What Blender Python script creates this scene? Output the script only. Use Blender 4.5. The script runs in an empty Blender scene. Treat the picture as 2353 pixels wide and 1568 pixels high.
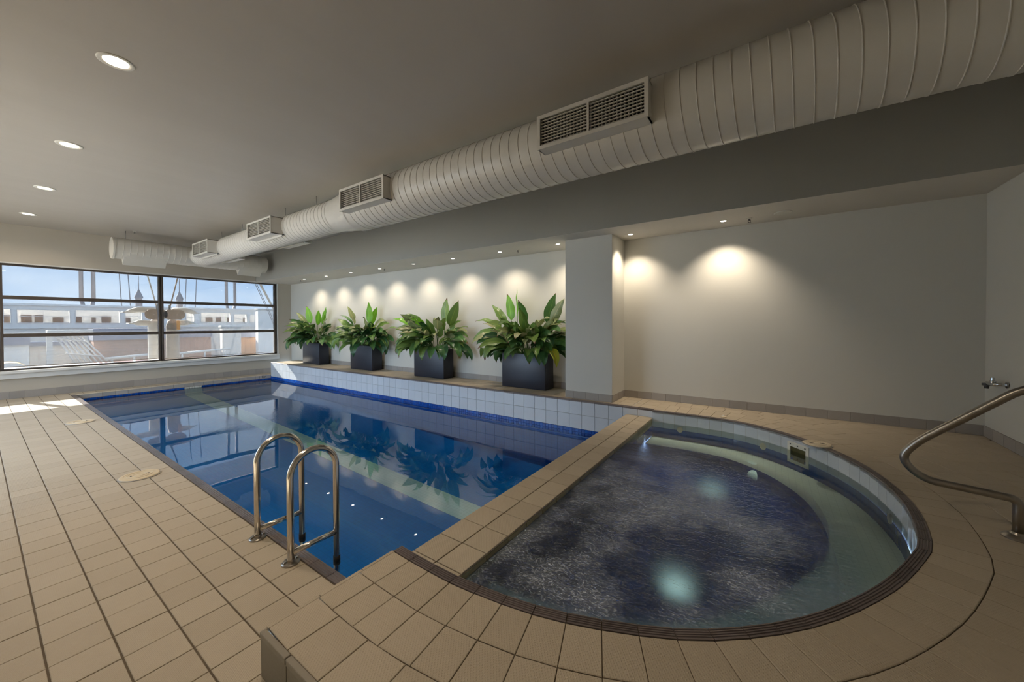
import bpy, bmesh, math, random
from mathutils import Vector, Matrix
C = bpy.context.scene.collection
S = bpy.context.scene
R = math.radians
PI = math.pi

# ---------------------------------------------------------------- camera
cam_d = bpy.data.cameras.new('camera'); cam = bpy.data.objects.new('camera', cam_d); C.objects.link(cam)
cam_d.sensor_width = 36.0; cam_d.lens = 857.055 / 2353 * 36; cam_d.shift_y = -31.07 / 2353
cam_d.clip_start = 0.02; cam_d.clip_end = 300
yaw, pit, rol = -0.60500468, -0.01185755, -0.00385096
fw = Vector((math.sin(yaw)*math.cos(pit), math.cos(yaw)*math.cos(pit), math.sin(pit)))
r0 = Vector((math.cos(yaw), -math.sin(yaw), 0)); u0 = r0.cross(fw)
rt = math.cos(rol)*r0 + math.sin(rol)*u0; up = -math.sin(rol)*r0 + math.cos(rol)*u0
cam.matrix_world = Matrix(((rt.x, up.x, -fw.x, 0), (rt.y, up.y, -fw.y, 0), (rt.z, up.z, -fw.z, 1.5), (0, 0, 0, 1)))
S.camera = cam

# ---------------------------------------------------------------- look, sky, sun
S.view_settings.view_transform = 'Standard'; S.view_settings.look = 'None'
S.view_settings.gamma = 1.0; S.view_settings.use_curve_mapping = False
S.view_settings.exposure = 0.88
S.cycles.use_denoising = True
S.cycles.max_bounces = 10; S.cycles.diffuse_bounces = 5; S.cycles.glossy_bounces = 5
S.cycles.transparent_max_bounces = 24; S.cycles.transmission_bounces = 6
S.cycles.sample_clamp_indirect = 6.0; S.cycles.sample_clamp_direct = 0.0
S.cycles.caustics_refractive = True; S.cycles.caustics_reflective = True
S.cycles.blur_glossy = 0.5

SKY_STRENGTH = 3.6
SUN_STRENGTH = 45.0
W = bpy.data.worlds.new('sky'); S.world = W; W.use_nodes = True
nt = W.node_tree; nt.nodes.clear()
wo = nt.nodes.new('ShaderNodeOutputWorld'); bg = nt.nodes.new('ShaderNodeBackground'); nt.links.new(bg.outputs[0], wo.inputs[0])
tc = nt.nodes.new('ShaderNodeTexCoord')
mp = nt.nodes.new('ShaderNodeMapping'); mp.inputs['Scale'].default_value = (1, 1, 3.2); nt.links.new(tc.outputs['Generated'], mp.inputs[0])
nz = nt.nodes.new('ShaderNodeTexNoise'); nz.inputs['Scale'].default_value = 2.3; nz.inputs['Detail'].default_value = 6; nt.links.new(mp.outputs[0], nz.inputs['Vector'])
rp = nt.nodes.new('ShaderNodeValToRGB'); rp.color_ramp.elements[0].position = 0.38; rp.color_ramp.elements[0].color = (0.30, 0.52, 0.84, 1)
rp.color_ramp.elements[1].position = 0.62; rp.color_ramp.elements[1].color = (0.70, 0.83, 1.0, 1)
nt.links.new(nz.outputs[0], rp.inputs[0]); nt.links.new(rp.outputs[0], bg.inputs[0]); bg.inputs[1].default_value = SKY_STRENGTH

sd = bpy.data.lights.new('sun', 'SUN'); sun = bpy.data.objects.new('sun', sd); C.objects.link(sun)
sd.energy = SUN_STRENGTH; sd.angle = R(0.6); sd.color = (1.0, 0.93, 0.82)
SUN_DIR = Vector((1.0, 0.30, -0.58)).normalized()
sun.rotation_euler = SUN_DIR.to_track_quat('-Z', 'Y').to_euler(); sun.location = (-20, -4, 12)

DOWNLIGHT_W = 10.5
SPOT_W = 28.0

# ---------------------------------------------------------------- materials
MATS = {}
def nodes_of(name):
    m = bpy.data.materials.new(name); m.use_nodes = True
    n = m.node_tree; b = n.nodes['Principled BSDF']
    return m, n, b
def ramp(n, fac, stops):
    r = n.nodes.new('ShaderNodeValToRGB')
    while len(r.color_ramp.elements) < len(stops): r.color_ramp.elements.new(0.5)
    for e, (p, c) in zip(r.color_ramp.elements, stops): e.position = p; e.color = (*c, 1)
    n.links.new(fac, r.inputs[0]); return r.outputs[0]
def noise(n, scale, detail=4, coord='Object', stretch=(1, 1, 1), rough=0.5):
    t = n.nodes.new('ShaderNodeTexCoord'); mpp = n.nodes.new('ShaderNodeMapping'); mpp.inputs['Scale'].default_value = stretch
    n.links.new(t.outputs[coord], mpp.inputs[0])
    x = n.nodes.new('ShaderNodeTexNoise'); x.inputs['Scale'].default_value = scale; x.inputs['Detail'].default_value = detail; x.inputs['Roughness'].default_value = rough
    n.links.new(mpp.outputs[0], x.inputs['Vector']); return x.outputs[0]
def bump(n, b, h, strength, dist=0.002):
    k = n.nodes.new('ShaderNodeBump'); k.inputs['Strength'].default_value = strength; k.inputs['Distance'].default_value = dist
    n.links.new(h, k.inputs['Height']); n.links.new(k.outputs[0], b.inputs['Normal']); return k
def math_node(n, op, a, b=None):
    k = n.nodes.new('ShaderNodeMath'); k.operation = op
    for i, v in enumerate((a, b)):
        if v is None: continue
        if isinstance(v, (int, float)): k.inputs[i].default_value = v
        else: n.links.new(v, k.inputs[i])
    return k.outputs[0]
def mat(name, c1, c2=None, rough=0.6, metal=0.0, nscale=6.0, var='noise', bstr=0.0, bscale=200.0, bdist=0.001, stretch=(1, 1, 1), spec=0.5, coat=0.0):
    m, n, b = nodes_of(name)
    b.inputs['Roughness'].default_value = rough; b.inputs['Metallic'].default_value = metal
    b.inputs['Specular IOR Level'].default_value = spec; b.inputs['Coat Weight'].default_value = coat
    c2 = c2 or tuple(v*0.93 for v in c1)
    if var == 'object':
        oi = n.nodes.new('ShaderNodeObjectInfo'); gi = n.nodes.new('ShaderNodeNewGeometry')
        f = math_node(n, 'FRACT', math_node(n, 'ADD', oi.outputs['Random'], gi.outputs['Random Per Island']))
        nn = noise(n, nscale, 3); f = math_node(n, 'ADD', math_node(n, 'MULTIPLY', f, 0.65), math_node(n, 'MULTIPLY', nn, 0.35))
    else:
        f = noise(n, nscale, 5, stretch=stretch)
    col = ramp(n, f, [(0.25, c2), (0.75, c1)])
    n.links.new(col, b.inputs['Base Color'])
    if bstr: bump(n, b, noise(n, bscale, 3, stretch=stretch), bstr, bdist)
    MATS[name] = m; return m

def deck_mat(name, c1, c2, p=0.012):
    m = mat(name, c1, c2, rough=0.62, var='object', nscale=14)
    n = m.node_tree; b = n.nodes['Principled BSDF']
    t = n.nodes.new('ShaderNodeTexCoord'); s = n.nodes.new('ShaderNodeSeparateXYZ'); n.links.new(t.outputs['Object'], s.inputs[0])
    k = 2*PI/p
    a = math_node(n, 'SINE', math_node(n, 'MULTIPLY', s.outputs[0], k)); c = math_node(n, 'SINE', math_node(n, 'MULTIPLY', s.outputs[1], k*0.8))
    h = math_node(n, 'MAXIMUM', math_node(n, 'MULTIPLY', a, c), 0.0)
    h = math_node(n, 'ADD', h, math_node(n, 'MULTIPLY', noise(n, 160, 3), 0.6))
    bump(n, b, h, 0.5, 0.0022)
    return m
deck_mat('deck_tile', (0.485, 0.410, 0.308), (0.445, 0.374, 0.278))
mat('grout', (0.15, 0.115, 0.075), (0.10, 0.075, 0.05), rough=0.9, bstr=0.3)
mat('light_grout', (0.48, 0.46, 0.42), rough=0.9)
mat('coping', (0.17, 0.14, 0.135), (0.125, 0.102, 0.098), rough=0.32, var='object', bstr=0.25, bscale=300)
mat('wall_tile', (0.60, 0.63, 0.67), (0.55, 0.58, 0.62), rough=0.22, var='object', nscale=5)
mat('spa_wall_tile', (0.58, 0.62, 0.68), (0.54, 0.58, 0.64), rough=0.2, var='object', nscale=5)
mat('grey_tile', (0.42, 0.39, 0.36), (0.36, 0.34, 0.31), rough=0.5, var='object', nscale=80)
mat('skirting_tile', (0.36, 0.33, 0.30), (0.31, 0.285, 0.26), rough=0.55, var='object', nscale=120)
mat('mosaic_blue', (0.01, 0.10, 0.46), (0.006, 0.055, 0.30), rough=0.12, var='object', nscale=5)
mat('mosaic_white', (0.72, 0.72, 0.66), (0.66, 0.66, 0.60), rough=0.2, var='object')
mat('waterline_tile', (0.42, 0.38, 0.24), (0.30, 0.27, 0.16), rough=0.35, var='object', nscale=12)
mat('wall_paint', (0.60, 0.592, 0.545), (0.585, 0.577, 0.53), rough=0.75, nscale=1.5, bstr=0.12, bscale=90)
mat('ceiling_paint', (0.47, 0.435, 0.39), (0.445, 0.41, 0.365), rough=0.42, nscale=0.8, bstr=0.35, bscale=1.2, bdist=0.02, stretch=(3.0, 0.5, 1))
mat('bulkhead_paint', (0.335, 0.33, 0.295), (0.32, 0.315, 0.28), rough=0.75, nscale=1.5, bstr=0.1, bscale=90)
mat('soffit_paint', (0.60, 0.575, 0.53), rough=0.7, nscale=1.5)
mat('beige_paint', (0.50, 0.455, 0.38), (0.485, 0.44, 0.365), rough=0.75, nscale=1.5, bstr=0.1, bscale=90)
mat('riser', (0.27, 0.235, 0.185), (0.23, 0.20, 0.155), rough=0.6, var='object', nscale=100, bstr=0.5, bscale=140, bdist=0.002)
mat('sill_paint', (0.70, 0.69, 0.66), rough=0.4)
mat('window_frame', (0.085, 0.065, 0.05), (0.065, 0.05, 0.04), rough=0.35)
mat('duct_paint', (0.64, 0.61, 0.55), (0.60, 0.57, 0.51), rough=0.30, nscale=3, bstr=0.05, bscale=40)
mat('duct_shade', (0.02, 0.018, 0.015), rough=0.8)  # shade inside the outlets, painted as near-black
mat('zinc', (0.45, 0.44, 0.42), rough=0.4, metal=1.0)
mat('steel', (0.76, 0.72, 0.66), (0.70, 0.66, 0.60), rough=0.16, metal=1.0, nscale=30, bstr=0.04, bscale=150)
mat('dull_steel', (0.40, 0.37, 0.33), (0.33, 0.30, 0.26), rough=0.30, metal=1.0, nscale=20)
mat('chrome', (0.62, 0.64, 0.66), rough=0.12, metal=1.0)
mat('dark_metal', (0.10, 0.10, 0.10), rough=0.4, metal=1.0)
mat('white_plastic', (0.74, 0.72, 0.66), rough=0.4)
mat('cream_plastic', (0.66, 0.53, 0.34), (0.60, 0.47, 0.29), rough=0.45, nscale=10)
mat('pale_cream', (0.72, 0.62, 0.46), rough=0.45)
mat('black_plastic', (0.012, 0.012, 0.012), rough=0.6)
mat('skimmer_throat', (0.10, 0.085, 0.02), (0.05, 0.04, 0.01), rough=0.5, nscale=20)
mat('planter', (0.026, 0.028, 0.042), (0.021, 0.023, 0.034), rough=0.36, nscale=60, bstr=0.12, bscale=400)
mat('soil', (0.05, 0.035, 0.022), (0.02, 0.014, 0.009), rough=0.95, nscale=60, bstr=0.8, bscale=60, bdist=0.01)
mat('leaf_stem', (0.08, 0.17, 0.03), (0.05, 0.11, 0.02), rough=0.5)
mat('ink', (0.02, 0.02, 0.02), rough=0.6)
# outside
mat('render_white', (0.88, 0.87, 0.84), (0.85, 0.84, 0.81), rough=0.8, nscale=1)
mat('render_cream', (0.85, 0.79, 0.72), rough=0.8, nscale=1)
mat('timber_red', (0.46, 0.28, 0.22), (0.40, 0.24, 0.19), rough=0.7, nscale=2, stretch=(1, 1, 12))
mat('timber_orange', (0.56, 0.30, 0.16), (0.48, 0.26, 0.14), rough=0.7, nscale=2, stretch=(1, 1, 12))
mat('slate_band', (0.26, 0.28, 0.36), rough=0.7)
mat('outside_window', (0.12, 0.07, 0.05), (0.2, 0.13, 0.1), rough=0.2, nscale=1)
mat('mast_grey', (0.20, 0.20, 0.23), rough=0.6)
mat('column_white', (0.72, 0.70, 0.66), rough=0.45)
mat('column_shade', (0.30, 0.27, 0.24), rough=0.5)  # darker copy of the white column tone, shade put into the colour
mat('plate_wood', (0.40, 0.31, 0.24), (0.34, 0.26, 0.20), rough=0.5, stretch=(1, 1, 20), nscale=4)
mat('tag_orange', (0.75, 0.40, 0.12), rough=0.6)
mat('paving_out', (0.27, 0.255, 0.24), (0.24, 0.225, 0.21), rough=0.85, nscale=0.7)
mat('canvas_tan', (0.72, 0.50, 0.26), (0.66, 0.45, 0.22), rough=0.8)

def tile_grid_mat(name, c1, c2, grout, size, rough=0.15):
    m, n, b = nodes_of(name); b.inputs['Roughness'].default_value = rough
    t = n.nodes.new('ShaderNodeTexCoord')
    # pick the two axes in the plane of each face from the true normal
    g = n.nodes.new('ShaderNodeNewGeometry'); sn = n.nodes.new('ShaderNodeSeparateXYZ'); n.links.new(g.outputs['True Normal'], sn.inputs[0])
    sp = n.nodes.new('ShaderNodeSeparateXYZ'); n.links.new(t.outputs['Object'], sp.inputs[0])
    def lerp(f, a, c):
        k = n.nodes.new('ShaderNodeMix'); k.data_type = 'FLOAT'; n.links.new(f, k.inputs[0]); n.links.new(a, k.inputs[2]); n.links.new(c, k.inputs[3]); return k.outputs[0]
    ax = math_node(n, 'GREATER_THAN', math_node(n, 'ABSOLUTE', sn.outputs[0]), 0.7)
    az = math_node(n, 'GREATER_THAN', math_node(n, 'ABSOLUTE', sn.outputs[2]), 0.7)
    uu = lerp(ax, sp.outputs[0], sp.outputs[1]); vv = lerp(az, sp.outputs[2], sp.outputs[1])
    cb = n.nodes.new('ShaderNodeCombineXYZ'); n.links.new(uu, cb.inputs[0]); n.links.new(vv, cb.inputs[1])
    br = n.nodes.new('ShaderNodeTexBrick'); br.offset = 0.0; br.squash = 1.0
    br.inputs['Scale'].default_value = 1.0; br.inputs['Brick Width'].default_value = size; br.inputs['Row Height'].default_value = size
    br.inputs['Mortar Size'].default_value = size*0.035; br.inputs['Mortar Smooth'].default_value = 0.2
    br.inputs['Color1'].default_value = (*c1, 1); br.inputs['Color2'].default_value = (*c2, 1); br.inputs['Mortar'].default_value = (*grout, 1)
    n.links.new(cb.outputs[0], br.inputs['Vector']); n.links.new(br.outputs[0], b.inputs['Base Color'])
    MATS[name] = m; return m
tile_grid_mat('pool_mosaic', (0.010, 0.25, 0.74), (0.012, 0.275, 0.78), (0.010, 0.20, 0.58), 0.05)
tile_grid_mat('lane_mosaic', (0.80, 0.95, 0.88), (0.77, 0.92, 0.85), (0.55, 0.74, 0.68), 0.05)
tile_grid_mat('spa_mosaic', (0.008, 0.060, 0.340), (0.010, 0.072, 0.390), (0.010, 0.045, 0.24), 0.05)
tile_grid_mat('spa_bench_tile', (0.82, 0.93, 0.82), (0.79, 0.90, 0.79), (0.66, 0.78, 0.69), 0.05)

def emit(name, col, strength):
    m, n, b = nodes_of(name); n.nodes.remove(b)
    e = n.nodes.new('ShaderNodeEmission'); e.inputs[0].default_value = (*col, 1); e.inputs[1].default_value = strength
    x = noise(n, 30, 1); r = ramp(n, x, [(0.0, tuple(v*0.97 for v in col)), (1.0, col)]); n.links.new(r, e.inputs[0])
    n.links.new(e.outputs[0], n.nodes['Material Output'].inputs[0]); MATS[name] = m; return m
emit('lamp_lens', (1.0, 0.86, 0.66), 9.0)
emit('small_lamp_lens', (1.0, 0.90, 0.74), 10.0)
emit('spa_lamp_lens', (0.78, 1.0, 0.80), 0.45)

def glass_mat(name, tint, rough, spec_mul=1.0):
    m, n, b = nodes_of(name); n.nodes.remove(b)
    t = n.nodes.new('ShaderNodeBsdfTransparent'); t.inputs[0].default_value = (*tint, 1)
    g = n.nodes.new('ShaderNodeBsdfGlossy'); g.inputs['Roughness'].default_value = rough
    f = n.nodes.new('ShaderNodeFresnel'); f.inputs[0].default_value = 1.45
    x = n.nodes.new('ShaderNodeMixShader'); n.links.new(math_node(n, 'MULTIPLY', f.outputs[0], spec_mul), x.inputs[0])
    n.links.new(t.outputs[0], x.inputs[1]); n.links.new(g.outputs[0], x.inputs[2]); n.links.new(x.outputs[0], n.nodes['Material Output'].inputs[0])
    MATS[name] = m; return m
glass_mat('glass', (0.95, 0.97, 0.97), 0.0, 0.6)

def screen_mat():
    m, n, b = nodes_of('mesh_screen'); n.nodes.remove(b)
    t = n.nodes.new('ShaderNodeBsdfTransparent'); d = n.nodes.new('ShaderNodeBsdfDiffuse'); l = n.nodes.new('ShaderNodeBsdfTranslucent')
    t.inputs[0].default_value = (0.50, 0.50, 0.505, 1); d.inputs[0].default_value = (0.5, 0.49, 0.49, 1); l.inputs[0].default_value = (0.06, 0.06, 0.062, 1)
    a = n.nodes.new('ShaderNodeMixShader'); a.inputs[0].default_value = 0.55; n.links.new(d.outputs[0], a.inputs[1]); n.links.new(l.outputs[0], a.inputs[2])
    x = n.nodes.new('ShaderNodeMixShader')
    w = noise(n, 120, 1, stretch=(1, 1, 0.2)); f = math_node(n, 'ADD', math_node(n, 'MULTIPLY', w, 0.05), 0.20); n.links.new(f, x.inputs[0])
    n.links.new(t.outputs[0], x.inputs[1]); n.links.new(a.outputs[0], x.inputs[2]); n.links.new(x.outputs[0], n.nodes['Material Output'].inputs[0])
    MATS['mesh_screen'] = m
screen_mat()

def pool_water_mat():
    m, n, b = nodes_of('pool_water'); n.nodes.remove(b)
    t = n.nodes.new('ShaderNodeBsdfTransparent'); t.inputs[0].default_value = (0.78, 0.95, 0.99, 1)
    g = n.nodes.new('ShaderNodeBsdfGlossy'); g.inputs['Roughness'].default_value = 0.012
    f = n.nodes.new('ShaderNodeFresnel'); f.inputs[0].default_value = 1.62
    x = n.nodes.new('ShaderNodeMixShader'); n.links.new(f.outputs[0], x.inputs[0]); n.links.new(t.outputs[0], x.inputs[1]); n.links.new(g.outputs[0], x.inputs[2])
    # faint swell everywhere, one ruffled patch where an inlet stirs the surface
    h1 = noise(n, 1.6, 2, stretch=(1, 1, 1)); h2 = noise(n, 16, 3, stretch=(1.0, 2.2, 1))
    tcn = n.nodes.new('ShaderNodeTexCoord'); mpn = n.nodes.new('ShaderNodeMapping'); n.links.new(tcn.outputs['Object'], mpn.inputs[0])
    mpn.inputs['Location'].default_value = (7.1*0.9, -3.2*0.75, 0); mpn.inputs['Scale'].default_value = (0.9, 0.75, 0)
    gr = n.nodes.new('ShaderNodeTexGradient'); gr.gradient_type = 'SPHERICAL'; n.links.new(mpn.outputs[0], gr.inputs[0])
    hh = math_node(n, 'ADD', math_node(n, 'MULTIPLY', h1, 0.55), math_node(n, 'MULTIPLY', h2, math_node(n, 'MULTIPLY', gr.outputs[1], 0.9)))
    k = n.nodes.new('ShaderNodeBump'); k.inputs['Strength'].default_value = 0.22; k.inputs['Distance'].default_value = 0.012
    n.links.new(hh, k.inputs['Height']); n.links.new(k.outputs[0], g.inputs['Normal'])
    n.links.new(x.outputs[0], n.nodes['Material Output'].inputs[0]); MATS['pool_water'] = m
pool_water_mat()

def spa_water_mat():
    m, n, b = nodes_of('spa_water'); n.nodes.remove(b)
    tcn = n.nodes.new('ShaderNodeTexCoord')
    # bubbling is strong in the middle and dies out towards the back and the bench side
    mpn = n.nodes.new('ShaderNodeMapping'); n.links.new(tcn.outputs['Object'], mpn.inputs[0])
    mpn.inputs['Location'].default_value = (0.80*0.70, -2.62*0.54, 0); mpn.inputs['Scale'].default_value = (0.70, 0.54, 0)
    gr = n.nodes.new('ShaderNodeTexGradient'); gr.gradient_type = 'SPHERICAL'; n.links.new(mpn.outputs[0], gr.inputs[0])
    act = n.nodes.new('ShaderNodeMapRange'); act.inputs[1].default_value = 0.08; act.inputs[2].default_value = 0.42; n.links.new(gr.outputs[1], act.inputs[0])
    h1 = noise(n, 9, 4, stretch=(1, 1.6, 1)); h2 = noise(n, 38, 3, stretch=(1, 1.6, 1))
    hh = math_node(n, 'ADD', math_node(n, 'MULTIPLY', h1, 1.0), math_node(n, 'MULTIPLY', h2, 0.45))
    k = n.nodes.new('ShaderNodeBump'); k.inputs['Distance'].default_value = 0.02
    n.links.new(math_node(n, 'ADD', math_node(n, 'MULTIPLY', act.outputs[0], 0.95), 0.03), k.inputs['Strength']); n.links.new(hh, k.inputs['Height'])
    g = n.nodes.new('ShaderNodeBsdfGlossy'); n.links.new(math_node(n, 'ADD', math_node(n, 'MULTIPLY', act.outputs[0], 0.10), 0.012), g.inputs['Roughness']); n.links.new(k.outputs[0], g.inputs['Normal'])
    t = n.nodes.new('ShaderNodeBsdfTransparent'); t.inputs[0].default_value = (0.90, 0.98, 0.98, 1)
    rf = n.nodes.new('ShaderNodeBsdfRefraction'); rf.inputs['IOR'].default_value = 1.16; rf.inputs['Color'].default_value = (0.62, 0.80, 0.96, 1)
    n.links.new(math_node(n, 'MULTIPLY', act.outputs[0], 0.62), rf.inputs['Roughness'])
    y = n.nodes.new('ShaderNodeMixShader'); n.links.new(math_node(n, 'MINIMUM', math_node(n, 'MULTIPLY', act.outputs[0], 1.6), 1.0), y.inputs[0]); n.links.new(t.outputs[0], y.inputs[1]); n.links.new(rf.outputs[0], y.inputs[2])
    f = n.nodes.new('ShaderNodeFresnel'); f.inputs[0].default_value = 1.36; n.links.new(k.outputs[0], f.inputs['Normal'])
    x = n.nodes.new('ShaderNodeMixShader'); n.links.new(f.outputs[0], x.inputs[0]); n.links.new(y.outputs[0], x.inputs[1]); n.links.new(g.outputs[0], x.inputs[2])
    # froth
    d = n.nodes.new('ShaderNodeBsdfDiffuse'); d.inputs[0].default_value = (0.74, 0.83, 1.0, 1)
    fr = noise(n, 75, 5, stretch=(1.0, 1.9, 1), rough=0.75); cl = noise(n, 2.3, 3)
    a = n.nodes.new('ShaderNodeMapRange'); a.inputs[1].default_value = 0.52; a.inputs[2].default_value = 0.66; n.links.new(fr, a.inputs[0])
    c = n.nodes.new('ShaderNodeMapRange'); c.inputs[1].default_value = 0.44; c.inputs[2].default_value = 0.66; n.links.new(cl, c.inputs[0])
    fo = math_node(n, 'MULTIPLY', math_node(n, 'MULTIPLY', a.outputs[0], math_node(n, 'ADD', math_node(n, 'MULTIPLY', c.outputs[0], 1.15), 0.16)), act.outputs[0])
    fo = math_node(n, 'ADD', fo, math_node(n, 'MULTIPLY', act.outputs[0], math_node(n, 'ADD', math_node(n, 'MULTIPLY', c.outputs[0], 0.17), 0.02)))
    fin = n.nodes.new('ShaderNodeMixShader'); n.links.new(fo, fin.inputs[0]); n.links.new(x.outputs[0], fin.inputs[1]); n.links.new(d.outputs[0], fin.inputs[2])
    n.links.new(fin.outputs[0], n.nodes['Material Output'].inputs[0]); MATS['spa_water'] = m
spa_water_mat()

def leaf_mat(name, c1, c2, trans):
    m, n, b = nodes_of(name); b.inputs['Roughness'].default_value = 0.28
    uv = n.nodes.new('ShaderNodeUVMap'); s = n.nodes.new('ShaderNodeSeparateXYZ'); n.links.new(uv.outputs[0], s.inputs[0])
    oi = n.nodes.new('ShaderNodeObjectInfo')
    base = ramp(n, math_node(n, 'ADD', math_node(n, 'MULTIPLY', oi.outputs['Random'], 0.7), math_node(n, 'MULTIPLY', noise(n, 9, 3), 0.35)), [(0.15, c2), (0.85, c1)])
    # veins curve up from the midrib
    ed = math_node(n, 'ABSOLUTE', math_node(n, 'SUBTRACT', s.outputs[0], 0.5))
    ph = math_node(n, 'SUBTRACT', math_node(n, 'MULTIPLY', s.outputs[1], 110.0), math_node(n, 'MULTIPLY', ed, 60.0))
    vn = math_node(n, 'SINE', ph)
    mid = math_node(n, 'LESS_THAN', ed, 0.035)
    mx = n.nodes.new('ShaderNodeMixRGB'); n.links.new(math_node(n, 'MULTIPLY', mid, 0.35), mx.inputs[0]); n.links.new(base, mx.inputs[1]); mx.inputs[2].default_value = (c1[0]*2.2+.03, c1[1]*1.7+.03, c1[2]*1.6, 1)
    # dry tip
    tip = n.nodes.new('ShaderNodeMapRange')
    th = math_node(n, 'ADD', s.outputs[1], math_node(n, 'MULTIPLY', math_node(n, 'SUBTRACT', oi.outputs['Random'], 0.75), 0.16))
    th = math_node(n, 'ADD', th, math_node(n, 'MULTIPLY', noise(n, 30, 2), 0.05))
    tip.inputs[1].default_value = 0.93; tip.inputs[2].default_value = 0.97; n.links.new(th, tip.inputs[0])
    m2 = n.nodes.new('ShaderNodeMixRGB'); n.links.new(tip.outputs[0], m2.inputs[0]); n.links.new(mx.outputs[0], m2.inputs[1]); m2.inputs[2].default_value = (0.16, 0.075, 0.03, 1)
    n.links.new(m2.outputs[0], b.inputs['Base Color'])
    bump(n, b, vn, 0.25, 0.002)
    tr = n.nodes.new('ShaderNodeBsdfTranslucent'); n.links.new(m2.outputs[0], tr.inputs[0])
    mix = n.nodes.new('ShaderNodeMixShader'); mix.inputs[0].default_value = trans
    n.links.new(b.outputs[0], mix.inputs[1]); n.links.new(tr.outputs[0], mix.inputs[2]); n.links.new(mix.outputs[0], n.nodes['Material Output'].inputs[0])
    MATS[name] = m
leaf_mat('leaf_dark', (0.090, 0.210, 0.055), (0.028, 0.100, 0.038), 0.12)
leaf_mat('leaf_mid', (0.210, 0.330, 0.085), (0.100, 0.210, 0.048), 0.2)
leaf_mat('leaf_young', (0.230, 0.520, 0.045), (0.160, 0.420, 0.032), 0.3)
leaf_mat('leaf_lit', (0.360, 0.380, 0.200), (0.240, 0.300, 0.120), 0.15)  # lighter leaf copy, lamp light on the upper leaves put into the colour
leaf_mat('leaf_yellow', (0.620, 0.480, 0.030), (0.300, 0.360, 0.030), 0.25)

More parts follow.
